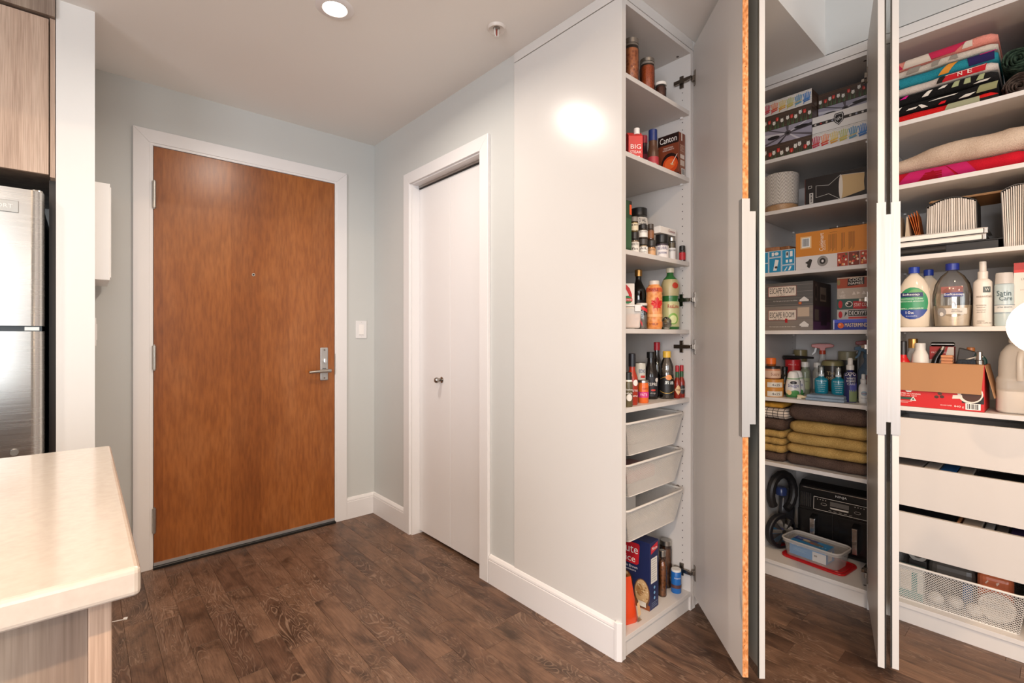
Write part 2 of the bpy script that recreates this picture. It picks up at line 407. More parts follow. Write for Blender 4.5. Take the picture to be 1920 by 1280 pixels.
def window(name, loc, rz, w, h):
    b = B(); f = .05
    b.box(-w/2, w/2, -.04, .04, 0, f); b.box(-w/2, w/2, -.04, .04, h-f, h); b.box(-w/2, -w/2+f, -.04, .04, f, h-f); b.box(w/2-f, w/2, -.04, .04, f, h-f)
    b.box(-f/2, f/2, -.035, .035, f, h-f)
    r = struct(b.obj(name, mat('#4a4a4c', .4), None, loc, rz))
    for s in (-1, 1):
        x0, x1 = sorted((s*f/2, s*(w/2-f))); B().box(x0, x1, -.003, .003, f, h-f).obj('pane', MCLEAR, r)
window('window_1', (-1.6, YS-.05, .45), 0, 3.2, 2.0)
window('window_2', (XW-.05, -1.6, .6), PI/2, 2.4, 1.8)
# baseboards: moulded profile swept along the wall
BP = [(0, 0), (.014, 0), (.014, .108), (.012, .112), (.0135, .115), (.012, .122), (.006, .132), (.0, .135)]
def baseb(name, p0, p1, n):
    """p0->p1 along the wall, n = unit normal into the room"""
    vs = []; N = len(BP)
    for p in (p0, p1):
        for d, z in BP: vs.append((p[0]+n[0]*d, p[1]+n[1]*d, z))
    fs = [(i, (i+1) % N, N+(i+1) % N, N+i) for i in range(N)]+[tuple(range(N)), tuple(range(N, 2*N))]
    return struct(B().add(vs, fs).obj(name, MTRIM))
baseb('baseboard_entry', (1.259, YW), (XB, YW), (0, -1))
baseb('baseboard_entry_left', (0.034, YW), (0.184, YW), (0, -1))
baseb('baseboard_pier', (0.034, 2.5), (0.034, YW), (1, 0))
baseb('baseboard_east', (XE, YS), (XE, .029), (-1, 0))
baseb('baseboard_hall', (XB, 2.607), (XB, YW), (-1, 0))
bb = baseb('baseboard_closet', (XB, 1.052), (XB, 1.795), (-1, 0))
B().prism([(XB-.0165, 1.055), (XB-.0165, 1.067), (XB+.0, 1.067), (XB+.0, 1.0415), (XB-.006, 1.0415)], 0, .139).obj('end_block', MTRIM, bb, bevel=.0015)
# entry door frame and door
def casing(name, axis, a0, a1, zt, wdt, plane, nrm, th=.016):
    """two legs and a mitred head, legs outside a0..a1"""
    def P(a, z, d): return (a, plane+nrm*d, z) if axis == 'x' else (plane+nrm*d, a, z)
    def piece(q, nm, root):
        vs = [P(a, z, 0) for a, z in q]+[P(a, z, th) for a, z in q]
        o = B().add(vs, [(0, 1, 2, 3), (4, 5, 6, 7)]+[(i, (i+1) % 4, 4+(i+1) % 4, 4+i) for i in range(4)]).obj(nm, MTRIM, root, bevel=.002)
        return o
    r = struct(piece([(a0-wdt, zt+wdt), (a1+wdt, zt+wdt), (a1, zt), (a0, zt)], name, None))
    piece([(a0-wdt, 0), (a0, 0), (a0, zt), (a0-wdt, zt+wdt)], 'casing_leg', r)
    piece([(a1+wdt, 0), (a1, 0), (a1, zt), (a1+wdt, zt+wdt)], 'casing_leg', r)
    return r
casing('trim_1', 'x', .248, 1.195, 2.140, .066, YW, -1)
jt = struct(B().box(.262, 1.184, YW-.012, YW, 2.128, 2.140).obj('trim_2', MTRIM))
B().box(.248, .262, YW-.012, YW, 0, 2.140).obj('jamb', MTRIM, jt); B().box(1.184, 1.195, YW-.012, YW, 0, 2.140).obj('jamb', MTRIM, jt)
d1 = struct(B().box(.265, 1.182, YW-.010, YW-.001, .014, 2.125).obj('door_1', MDOOR, bevel=.0012))
DF = YW-.010
for z0, z1 in ((1.815, 1.948), (1.003, 1.122), (.185, .304)):
    h = B(); h.tube([(.2665, DF-.008, z0), (.2665, DF-.008, z1)], .0082, 12); h.tube([(.2665, DF-.006, z0-.006), (.2665, DF-.006, z0)], .0045, 8); h.tube([(.2665, DF-.006, z1), (.2665, DF-.006, z1+.006)], .0045, 8)
    ho = h.obj('door_hinge', MSATIN, d1, smooth=40)
    for zz in (z0+(z1-z0)/3, z0+2*(z1-z0)/3): B().tube([(.2665, DF-.006, zz-.001), (.2665, DF-.006, zz+.001)], .0084, 12).obj('knuckle_gap', MDARK, ho)
pl = B().box(1.090, 1.139, DF-.011, DF, .897, 1.100).obj('lock_plate', MALU, d1, bevel=.006)
tt = B(); tt.tube([(1.116, DF-.010, 1.020), (1.116, DF-.022, 1.020)], .012, 14); tt.box(1.112, 1.120, DF-.032, DF-.02, 1.004, 1.036)
tt.obj('thumb_turn', MCHROME, pl, smooth=40)
for z in (1.085, .912): B().tube([(1.115, DF-.0135, z), (1.115, DF-.010, z)], .0055, 10).obj('screw', MNICKEL, pl)
B().box(1.104, 1.126, DF-.0118, DF-.010, .969, .973).obj('lever_slot', MDARK, pl)
lv = B(); lv.tube([(1.128, DF-.008, .957), (1.128, DF-.048, .957)], .010, 12)
lv.tube([(1.140, DF-.050, .958), (1.120, DF-.051, .958), (1.06, DF-.050, .956), (1.012, DF-.046, .953)], [.0105, .011, .0095, .008], 12)
lv.obj('lever_handle', MSATIN, d1, smooth=45)
ph = B().tube([(.72, DF-.003, 1.517), (.72, DF, 1.517)], .0085, 14).obj('peephole', MSATIN, d1)
B().tube([(.72, DF-.0036, 1.517), (.72, DF-.0028, 1.517)], .005, 12).obj('peephole_lens', MBLACK, ph)
sw_ = B().box(.265, 1.182, DF-.004, DF, .014, .030).obj('door_sweep', mat('#c8c8ca', .3, .8), d1)
B().box(.262, 1.184, YW-.03, YW, 0, .012).obj('threshold', MBLACK, d1)
B().box(1.184, 1.1865, YW-.0135, YW-.011, .93, 1.06).obj('strike_plate', MSATIN, d1)
# bifold closet door
casing('trim_3', 'y', 1.864, 2.54, 2.067, .066, XB, -1)
jt = struct(B().box(XB-.004, XB+.1, 1.87, 2.526, 2.060, 2.067).obj('trim_4', MTRIM))
B().box(XB-.004, XB+.1, 2.526, 2.54, 0, 2.067).obj('jamb', MTRIM, jt); B().box(XB-.004, XB+.1, 1.864, 1.870, 0, 2.067).obj('jamb', MTRIM, jt)
d2 = struct(B().box(1.500, 1.532, 2.204, 2.524, .018, 2.040).obj('door_2', MTRIM, bevel=.0015))
B().box(1.500, 1.532, 1.873, 2.2015, .018, 2.040).obj('door_leaf', MTRIM, d2, bevel=.0015)
tk = B().box(1.493, 1.54, 1.871, 2.525, 2.047, 2.060).obj('door_track', mat('#b9b6b2', .3, .9), d2)
B().box(1.497, 1.536, 1.871, 2.525, 2.0405, 2.047).obj('track_slot', MDARK, tk)
kn = B(); kn.lathe([(0, 0), (.017, 0), (.017, .003), (.008, .006), (.007, .018), (.012, .023), (.016, .030), (.0165, .037), (.013, .044), (.006, .048), (0, .0485)], 18)
ko = kn.obj('door_knob', mat('#a8a19a', .14, 1.0), d2, (1.500, 2.288, .926), smooth=50); ko.rotation_euler = (0, -PI/2, 0)
wall('closet_dark_backing', (1.56, 1.60, 1.8, 2.6, 0, LOW), m=MDARK)  # dark colour stands in for the shade inside the closet
# ------------------------------------------------------------------ wall and ceiling fixtures
sp = thing('light_switch', 'white rocker light switch on the wall right of the wooden entry door', 'switch', (1.361, YW, 1.156))
B().box(-.037, .037, -.006, 0, 0, .114).obj('cover_plate', MTRIM, sp, bevel=.002)
B().hexa([(-.016, -.008, .024), (.016, -.008, .024), (.016, -.005, .024), (-.016, -.005, .024), (-.016, -.0065, .09), (.016, -.0065, .09), (.016, -.005, .09), (-.016, -.005, .09)]).obj('rocker', mat('#efeae6', .3), sp, bevel=.0008)
B().box(-.016, .016, -.0062, -.0058, .0215, .0235).obj('rocker_gap', mat('#8f8a88', .6), sp)
for z in (.010, .104): B().tube([(0, -.0068, z), (0, -.0055, z)], .0022, 8).obj('screw', mat('#cfc9c4', .4), sp)
s2 = thing('light_switch', 'white switch plate on the pier wall under the white wall box', 'switch', (.034, 2.66, 1.13), PI/2)
B().box(-.036, .036, -.006, 0, 0, .115).obj('cover_plate', MTRIM, s2, bevel=.002)
B().box(-.016, .016, -.009, -.005, .025, .09).obj('rocker', MTRIM, s2, bevel=.001)
wbx = thing('wall_box', 'white shallow box hung on the pier beside the entry door', 'box', (.034, 2.646, 1.405))
B().box(0, .050, 0, .35, 0, .405).obj('housing', mat('#f2f1f0', .3), wbx, bevel=.002)
B().box(.050, .054, .012, .338, .012, .393).obj('front_panel', mat('#f2f1f0', .3), wbx, bevel=.001)
def downlight(x, y, z, power, label):
    t = thing('downlight', label, 'ceiling light', (x, y, z), 0, 'recessed ceiling lights')
    B().lathe([(.043, -.001), (.046, -.006), (.062, -.005), (.071, 0), (.071, .002)], 32).obj('trim_ring', MTRIM, t, smooth=40)
    B().lathe([(.046, -.005), (.042, -.001), (.040, .002)], 28).obj('inner_ring', mat('#efe9e0', .3), t, smooth=40)
    B().lathe([(0, -.0025), (.025, -.0022), (.041, -.001)], 28).obj('lens', mat('#fff1de', .4, 0, .5, 14.0), t, smooth=60)
    l = bpy.data.lights.new('downlight_bulb', 'AREA'); l.shape = 'DISK'; l.size = .085; l.energy = power; l.color = NEUT if y > .7 else (1.0, .71, .46); l.spread = math.radians(165)
    o = bpy.data.objects.new('downlight_bulb', l); COL.objects.link(o); o.location = (0, 0, -.009); o.parent = t
for i, (x, y, z, p) in enumerate(DOWNLIGHTS):
    downlight(x, y, z, p, ['lit round recessed light in the ceiling between entry door and white closet panel', 'unseen recessed light assumed in the kitchen ceiling before the fridge'][i] if i < 2 else 'unseen recessed light added in the raised ceiling ' + ['before the wardrobes', 'over the island end of the room', 'by the window nearest the wardrobe wall', 'by the window on the kitchen side'][i-2])
spk = thing('fire_sprinkler', 'white fire sprinkler head on the ceiling near the closet panel', 'sprinkler', (1.272, 1.534, LOW))
B().lathe([(.012, -.001), (.020, -.004), (.030, -.010), (.034, -.011), (.038, -.006), (.039, 0)], 28).obj('escutcheon', mat('#d7cfc7', .35), spk, smooth=50)
B().lathe([(0, -.002), (.020, -.002), (.020, -.003)], 20).obj('cup', mat('#8d8780', .5), spk)
B().lathe([(0, -.042), (.0105, -.042), (.0105, -.0405), (0, -.0405)], 16).obj('deflector', mat('#d9d4cf', .35), spk)
fr_ = B()
for s in (-1, 1): fr_.tube([(s*.010, 0, -.004), (s*.0095, 0, -.028), (s*.002, 0, -.040)], .0024, 6)
fr_.obj('frame_arms', mat('#dcd7d2', .35), spk, smooth=40)
B().tube([(0, 0, -.008), (0, 0, -.034)], .0022, 8).obj('glass_bulb', mat('#8a1d16', .15), spk)
# pendant globe beside the right-hand cabinets
def globe_lamp(label, gx, gy, gz, gp, col, GR=.076):
    pg = thing('globe_lamp', label, 'lamp', (gx, gy, gz), 0, 'globe pendant lamps')
    B().lathe([(0, -GR)]+[(GR*math.cos(a), GR*math.sin(a)) for a in [(-80+i*10)*PI/180 for i in range(16)]]+[(GR*.2, GR*.985)], 32).obj('globe', mat(col, .3, 0, .5, gp), pg, smooth=60)
    B().lathe([(.022, GR*.93), (.022, GR*.93+.05), (.010, GR*.93+.06), (0, GR*.93+.06)], 20).obj('holder', MSATIN, pg, smooth=40)
    B().tube([(0, 0, GR+.05), (0, 0, HIGH-gz-.02)], .0028, 6).obj('cord', MDARK, pg)
    B().lathe([(0, HIGH-gz-.03), (.04, HIGH-gz-.03), (.05, HIGH-gz)], 24).obj('canopy', MSATIN, pg, smooth=40)
globe_lamp('glowing white glass globe lamp hanging before the drawers', *GLOBE, WARM)
for k, q in enumerate(FILL_GLOBES): globe_lamp(['unseen large globe added as fill light behind the camera', 'unseen large globe added as fill light on the kitchen side'][k], *q, ['#fff0e2', '#fff6ee'][k], .11)
# ------------------------------------------------------------------ kitchen: island, fridge, cabinet over the fridge
isl = thing('kitchen_island', 'kitchen island in taupe wood with panelled end', 'island', (0, 0, 0))
ib = B(); ib.box(-1.8, .004, .735, 1.40, .10, .884); ib.obj('carcass', MKITD, isl)
B().box(-1.75, 0.0, .78, 1.36, 0, .10).obj('toe_kick', MDARK, isl)
B().box(.004, .024, .700, 1.43, 0, .884).obj('end_panel', MKIT, isl, bevel=.001)
for k in range(3): B().box(-1.79+k*.6, -1.79+k*.6+.594, .716, .735, .105, .880).obj('back_panel', MKITD, isl, bevel=.001)
t_ = NT('cream_quartz'); n = t_.n('TexNoise', i_Scale=90.0, i_Detail=4.0); t_.l(t_.coord(), n.inputs[0])
MQUARTZ = t_.out(.12, 0, t_.ramp(n.outputs[0], [(.3, '#c2b8ae'), (.7, '#c9c0b6')]))
ct = tag(B().box(-1.85, .048, .672, 1.466, .884, .916).obj('countertop', MQUARTZ, bevel=.006, seg=3), 'glossy cream quartz countertop slab lying on the kitchen island', 'countertop')
fg = thing('refrigerator', 'brushed stainless top-freezer refrigerator in a dark niche', 'refrigerator', (0, 0, 0))
FX0, FX1, FY = -.86, -.108, 2.45
B().box(FX0+.01, FX1-.012, FY+.075, 3.15, .03, 1.685).obj('cabinet_body', mat('#2e2f31', .4), fg, bevel=.004)
def fdoor(nm, z0, z1):
    pts = []
    for i in range(9):
        a = i/8*PI/2; pts.append((FX1-.034+.034*math.sin(a), FY+.05-.05*math.cos(a)))
    pts += [(FX1, FY+.07), (FX0, FY+.07)]
    for i in range(9):
        a = PI/2-i/8*PI/2; pts.append((FX0+.034-.034*math.sin(a), FY+.05-.05*math.cos(a)))
    pts.append((FX0+.22, FY-.0015)); pts.append(((FX0+FX1)/2, FY-.002)); pts.append((FX1-.22, FY-.0015))
    return B().prism(pts, z0, z1).obj(nm, MSTEEL, fg, smooth=35)
fz = fdoor('freezer_door', 1.207, 1.695); fd = fdoor('fridge_door', .09, 1.187)
gk = B().box(FX0+.02, FX1-.006, FY+.02, FY+.07, 1.187, 1.207).obj('door_gasket', mat('#1c2328', .3), fg)
B().box(FX1-.05, FX1-.012, FY+.012, FY+.05, 1.1905, 1.2035).obj('middle_hinge', MSATIN, fg)
bd = B().box(-.30, -.172, FY-.006, FY+.001, 1.607, 1.648).obj('badge', mat('#9a9a98', .3, .9), fz, bevel=.001)
txt(bd, (Vector((-.30, FY-.006, 1.607)), Vector((1, 0, 0)), Vector((0, 0, 1))), 'COMFORT', .064, .0205, .100, '#e6e6e4', .014, off=.0006)
B().tube([(-.182, FY-.012, .76), (-.182, FY, .76)], .011, 12).obj('door_plug', mat('#8d8a86', .4, .6), fd)
B().lathe([(0, .008), (.016, .008), (.018, 0)], 16).obj('hinge_cap', MSATIN, fg, (-.128, FY+.04, 1.695), smooth=40)
uc = thing('upper_cabinet', 'taupe woodgrain kitchen cabinet above the refrigerator', 'cabinet', (0, 0, 0))
B().box(-1.0, -.096, 2.518, 3.18, 1.775, 2.36).obj('carcass', MKITD, uc)
B().box(-.094, -.079, 2.505, 3.19, 1.765, 2.36).obj('side_panel', MKIT, uc, bevel=.001)
for x0, x1 in ((-.545, -.097), (-.999, -.549)): B().box(x0, x1, 2.498, 2.517, 1.772, 2.352).obj('cabinet_door', MKIT, uc, bevel=.0012)
B().box(-1.0, -.079, 2.488, 2.53, 2.362, LOW-.001).obj('top_filler', MKITD, uc)
ni = struct(B().box(-.098, -.079, 2.56, 3.19, 0, 1.765).obj('trim_5', MNICHE))
ct_ = thing('cable_tie', 'white plastic cable tie left on the dark wood floor', 'cable tie', (.075, 2.575, 0), -.25)
B().box(-.05, .05, -.0022, .0022, .0, .0014).obj('strap', mat('#f1efec', .4), ct_)
B().box(.05, .064, -.0065, .0065, .0, .006).obj('head', mat('#f1efec', .4), ct_, bevel=.001)
# ------------------------------------------------------------------ wardrobe cabinets
# local frame of a cabinet: x to the right along its front, y into its depth, z up; origin at the front-left bottom corner
P_ = .018; DEP = .58; TOPI = 2.375; TOPO = 2.393; BOT = .08
def cabinet(name, label, loc, rz, w, shelves, outer_left=0.0):
    t = thing(name, label, 'wardrobe', loc, rz)
    B().box(-outer_left, P_, 0, DEP, 0, TOPO).obj('side_panel', MWHITE if outer_left else MIN, t, bevel=.0008)
    B().box(w-P_, w, 0, DEP, 0, TOPO).obj('side_panel', MIN, t, bevel=.0008)
    B().box(P_, w-P_, 0, DEP-.004, TOPI, TOPO).obj('top_panel', MIN, t, bevel=.0008)
    B().box(P_, w-P_, 0.0, DEP-.004, BOT-.018, BOT-.0004).obj('bottom_panel', MIN, t, bevel=.0008)
    B().box(P_, w-P_, .008, .024, 0, BOT-.0195).obj('plinth', MIN, t, bevel=.0008)
    B().box(P_*.5, w-P_*.5, DEP-.0035, DEP, BOT, TOPO).obj('back_panel', MIN, t)
    for z in shelves:
        s = B().box(P_+.001, w-P_-.001, .004, DEP-.006, z-.0184, z-.0004).obj('shelf', MIN, t, bevel=.0012)
        pk = B()
        for x in (P_+.001, w-P_-.001):
            sx = 1 if x < w/2 else -1
            for y in (.037, DEP-.06): pk.box(x, x+sx*.010, y-.006, y+.006, z-.026, z-.018)
        tag(pk.obj('shelf_pins', mat('#efece8', .3), s), kind='stuff')
    ho = B()
    for k in range(int((2.33-.14)/.032)):
        z = .14+k*.032
        if any(-.03 < z-s < .008 for s in shelves): continue
        for x, sx in ((P_, 1), (w-P_, -1)):
            for y in (.037, DEP-.06):
                a = [(x+sx*.0004, y+.0024*math.cos(q*PI/4), z+.0024*math.sin(q*PI/4)) for q in range(8)]
                ho.add(a, [tuple(range(8))])
    tag(ho.obj('peg_holes', mat('#2d2622', .7), t), kind='stuff')
    cv = B()
    for x in (P_+.018, w-P_-.018): cv.lathe([(0, TOPI-.0005), (.006, TOPI-.0005), (.006, TOPI)], 12, c=(x, .05)); cv.lathe([(0, BOT-.0002), (.006, BOT-.0002), (.006, BOT-.0004)], 12, c=(x, .05))
    tag(cv.obj('cam_covers', mat('#4a4038', .5), t), kind='stuff')
    return t
def hinge(parent, z, flip=1, d0=.0):
    """cup hinge in the door's local frame: door runs along +x from the hinge, inner face at y=0 (inside is -y)"""
    h = B()
    h.box(.020, .062, -.003, .0, z-.030, z+.030); h.box(.008, .030, -.010, -.002, z-.010, z+.010)
    h.tube([(.014, -.010, z), (-.004, -.026, z+.0)], .0075, 8)
    h.obj('hinge', MNICKEL, parent, smooth=30)
def hinge_arm(parent, x, sx, z):
    """the part of the hinge screwed to the side panel (cabinet frame)"""
    h = B()
    a, b_ = sorted((x, x+sx*.006)); h.box(a, b_, .030, .048, z-.026, z+.026)
    a, b_ = sorted((x+sx*.004, x+sx*.016)); h.box(a, b_, .004, .070, z-.008, z+.008)
    a, b_ = sorted((x+sx*.006, x+sx*.018)); h.box(a, b_, -.012, .012, z-.0065, z+.0065)
    h.obj('hinge_arm', MNICKEL, parent, bevel=.001)
HZ = (.165, 1.125, 1.325, 2.265)
def door(cab, hinge_pt, free_pt, outer, mirror, handle, edge, grip=.040):
    """world-space hinge and free corner of the inner face; outer = unit normal of the outer face"""
    hp = Vector(hinge_pt); fp = Vector(free_pt); d = (fp-hp); L = d.length; d.normalize(); ang = math.atan2(d.y, d.x)
    left = Vector((-d.y, d.x)); s = 1 if left.dot(Vector(outer)) > 0 else -1
    y0, y1 = sorted((0, s*.018)); z0, z1 = .06, 2.41
    o = B().box(0, L-.0012, y0, y1, z0, z1).obj('door', MCAB, None)
    W = Matrix.Translation((hp.x, hp.y, 0)) @ Matrix.Rotation(ang, 4, 'Z')
    # place under the cabinet
    cw = Matrix.Translation(cab.location) @ Matrix.Rotation(cab.rotation_euler[2], 4, 'Z')
    o.parent = cab; o.matrix_local = cw.inverted() @ W
    B().box(L-.0012, L, y0, y1, z0, z1).obj('edge_strip', edge, o)
    if mirror:
        m0, m1 = sorted((s*.018, s*.0225))
        B().box(.003, L-.003, m0, m1, z0+.004, z1-.004).obj('mirror', MMIRROR, o)
        q0, q1 = sorted((s*.018, s*.0222)); e = B()
        e.box(L-.003, L-.0005, q0, q1, z0+.002, z1-.002); e.box(.0005, .003, q0, q1, z0+.002, z1-.002)
        e.obj('mirror_edge', mat('#26241f', .4), o)
    for z in HZ:
        h = B(); a, b_ = sorted((0, -s*.004)); h.box(.012, .028, a, b_, z-.032, z+.032)
        a, b_ = sorted((-s*.003, -s*.012)); h.box(.006, .024, a, b_, z-.010, z+.010)
        h.obj('hinge', MNICKEL, o, bevel=.001)
    if handle:
        zb, zt, nt = .842, 1.617, .042
        a = -s*.0035; b1 = s*.0215; b2 = s*grip
        prof = [(a, zb), (b1, zb), (b1, zb+nt), (b2, zb+nt), (b2, zt-nt), (b1, zt-nt), (b1, zt), (a, zt)]
        hb = B().prism(prof, L, L+.0035, 'x')
        q0, q1 = sorted((a, a+s*.003)); hb.box(L-.022, L+.001, q0, q1, zb, zt)
        hb.obj('handle', MALU, o)
    return o
HALF = math.sqrt(.5)
SH1 = (2.131, 1.845, 1.487, 1.198, .908)
C1O = (1.457, 1.044)
cab1 = cabinet('wardrobe_cabinet', 'narrow open white wardrobe with pantry goods and wire baskets beside the closet wall', (C1O[0], C1O[1], 0), 0, .5, SH1, outer_left=.008)
for z in HZ: hinge_arm(cab1, .5-P_, -1, z)
dr1 = door(cab1, (1.958, 1.040), (1.608, .685), (.711, -.703), False, True, MCHIP)
B().add([(.478, -.0012, .27), (.4965, -.0012, .24), (.4965, -.0055, .30), (.484, -.004, .355)], [(0, 1, 2, 3)]).obj('peeling_film', MWHITE, dr1)
fl = B(); fl.box(-.010, .5, .0, .018, TOPO+.003, LOW-.0005); fl.box(-.0095, .003, .018, .58, TOPO+.003, LOW-.0005); fl.obj('top_filler', MWHITE, cab1, bevel=.0006)
SHB = (2.05, 1.70, 1.35, 1.0, .65, .36)
cab1b = cabinet('wardrobe_cabinet', 'white corner wardrobe behind the pair of opened doors', (1.960, 1.044, 0), 0, .498, SHB)
door(cab1b, (1.995, 1.005), (1.655, .634), (-.7372, .6757), True, False, MWHITE)
B().box(.002, .54, .0, .018, TOPO+.003, LOW-.0005).obj('top_filler', MWHITE, cab1b, bevel=.0006)
SHM = (2.035, 1.781, 1.481, 1.198, .872, .555)
RX = 2.514; RZ = -PI/2
cabm = cabinet('wardrobe_cabinet', 'open white wardrobe with game boxes, towels and an air fryer', (RX, 1.03, 0), RZ, .4994, SHM)
for z in HZ: hinge_arm(cabm, .4994-P_, -1, z)
door(cabm, (2.483, .540), (2.001, .4063), (.268, -.9635), True, True, MWHITE, .0375)
B().box(-.012, .4994, .0, .018, TOPO+.003, LOW-.0005).obj('top_filler', MWHITE, cabm, bevel=.0006)
B().box(-.012, -.001, .002, .02, 0, TOPO).obj('corner_filler', MWHITE, cabm)
SHR = (2.051, 1.792, 1.497, 1.207, .884)
cabr = cabinet('wardrobe_cabinet', 'open white wardrobe with blankets, soap bottles and drawers', (RX, .53, 0), RZ, .5, SHR)
for z in HZ: hinge_arm(cabr, P_, 1, z)
door(cabr, (2.510, .488), (2.031, .355), (-.2675, .9635), True, True, MWHITE, .0225)
B().box(0, .5, .0, .018, TOPO+.003, LOW-.0005).obj('top_filler', MWHITE, cabr, bevel=.0006)
for z0, z1 in ((.674, .837), (.479, .643), (.284, .450)):
    d = B().box(.021, .479, .001, .017, z0, z1).obj('drawer', MCAB, cabr, bevel=.001)
    b = B(); b.box(.030, .470, .017, .53, z0+.012, z0+.022); b.box(.030, .040, .017, .53, z0+.022, z1-.045); b.box(.460, .470, .017, .53, z0+.022, z1-.045); b.box(.030, .470, .52, .53, z0+.022, z1-.045)
    b.obj('drawer_tray', MIN, d)
# ---- wire-mesh baskets ------------------------------------------------------------
def lattice(b, P, pitch, wr, lu, lv):
    """diamond mesh of thin flat wires on the bilinear patch P00,P10,P11,P01 (lu, lv = side lengths)"""
    P = [Vector(p) for p in P]
    def at(u, v): return P[0]*(1-u)*(1-v)+P[1]*u*(1-v)+P[2]*u*v+P[3]*(1-u)*v
    N = (P[1]-P[0]).cross(P[3]-P[0]).normalized()
    for sgn in (1, -1):
        k = -int(lv/pitch)-1 if sgn == 1 else 0
        hi = int(lu/pitch)+1 if sgn == 1 else int((lu+lv)/pitch)+1
        while k <= hi:
            c = k*pitch; pts = []
            # u = c + sgn*v, clipped to the patch
            if sgn == 1: v0, v1 = max(0, -c), min(lv, lu-c); A = (c+v0, v0); E = (c+v1, v1)
            else: v0, v1 = max(0, c-lu), min(lv, c); A = (c-v0, v0); E = (c-v1, v1)
            if v1-v0 > 1e-4:
                a = at(A[0]/lu, A[1]/lv); e = at(E[0]/lu, E[1]/lv); d = (e-a).normalized(); w = d.cross(N)*wr; n = N*wr*.6
                b.add([a-w-n, a+w-n, a+w+n, a-w+n, e-w-n, e+w-n, e+w+n, e-w+n], [(0, 1, 5, 4), (1, 2, 6, 5), (2, 3, 7, 6), (3, 0, 4, 7)])
            k += 1
MWIRE = mat('#d8d3cc', .35)
def rrect(x0, x1, y0, y1, r, z, n=5):
    out = []
    for cx, cy, a0 in ((x1-r, y1-r, 0), (x0+r, y1-r, PI/2), (x0+r, y0+r, PI), (x1-r, y0+r, 1.5*PI)):
        for i in range(n+1):
            a = a0+PI/2*i/n; out.append((cx+r*math.cos(a), cy+r*math.sin(a), z))
    return out
def basket(parent, x0, x1, y0, y1, zt, h, ix, iy, pitch, wr):
    r = B().tube(rrect(x0, x1, y0, y1, .03, zt), .0048, 8, closed=True).obj('wire_basket', MWIRE, parent, smooth=50)
    b = B(); zb = zt-h; a0, a1, c0, c1 = x0+ix, x1-ix, y0+iy, y1-iy
    q = [((a0, c0, zb), (a1, c0, zb), (x1-.004, y0+.002, zt), (x0+.004, y0+.002, zt)), ((a0, c1, zb), (a1, c1, zb), (x1-.004, y1-.002, zt), (x0+.004, y1-.002, zt)),
         ((a0, c0, zb), (a0, c1, zb), (x0+.002, y1-.004, zt), (x0+.002, y0+.004, zt)), ((a1, c0, zb), (a1, c1, zb), (x1-.002, y1-.004, zt), (x1-.002, y0+.004, zt)),
         ((a0, c0, zb), (a1, c0, zb), (a1, c1, zb), (a0, c1, zb))]
    for P in q:
        lu = (Vector(P[1])-Vector(P[0])).length; lv = (Vector(P[3])-Vector(P[0])).length
        lattice(b, P, pitch, wr, lu, lv)
    tag(b.obj('wire_mesh', MWIRE, r), kind='stuff')
    B().tube(rrect(a0, a1, c0, c1, .012, zb, 3), .0022, 6, closed=True).obj('bottom_frame', MWIRE, r, smooth=50)
    for x, s in ((x0, -1), (x1, 1)):
        B().box(min(x, x+s*.024), max(x, x+s*.024), y0+.06, y1-.02, zt-.010, zt+.004).obj('runner', mat('#dcd8d2', .3, .3), parent)
        B().tube([(x+s*.010, y0+.045, zt-.004), (x+s*.0275, y0+.045, zt-.004)], .007, 10).obj('runner_bolt', mat('#6a625b', .35, .8), parent, smooth=40)
    return r
for zt in (.846, .690, .522): basket(cab1, .030, .452, .012, .52, zt, .125, .048, .018, .0066, .00068)
basket(cabr, .045, .455, .022, .53, .2285, .147, .024, .020, .0094, .00085)
# ------------------------------------------------------------------ makers of goods
def jar(r, h, nk=.86, sh=.82): return [(0, 0), (r*.9, 0), (r, .004), (r, h*sh), (r*.97, h*(sh+.03)), (r*nk, h*(sh+.09)), (r*nk, h)]
def bottle(r, h, nr, s0, s1):
    out = [(0, 0), (r*.92, 0), (r, .005), (r, s0)]
    for i in range(1, 6):
        t = i/6; out.append((nr+(r-nr)*(math.cos(t*PI)*.5+.5), s0+(s1-s0)*t))
    return out+[(nr, s1), (nr, h)]
def cyl(r, h): return [(0, 0), (r-.001, 0), (r, .0015), (r, h-.0015), (r-.001, h), (0, h)]
def capp(r, z0, z1, r2=None):
    r2 = r2 or r
    return [(0, z0), (r, z0), (r2, z1-.002), (r2-.002, z1), (0, z1)]
def inset(prof, d, ztop):
    return [(max(0, r-d) if r > 0 else 0, max(z, .002)) for r, z in prof if z < ztop]+[(max(0, prof_r(prof, ztop)-d), ztop), (0, ztop)]
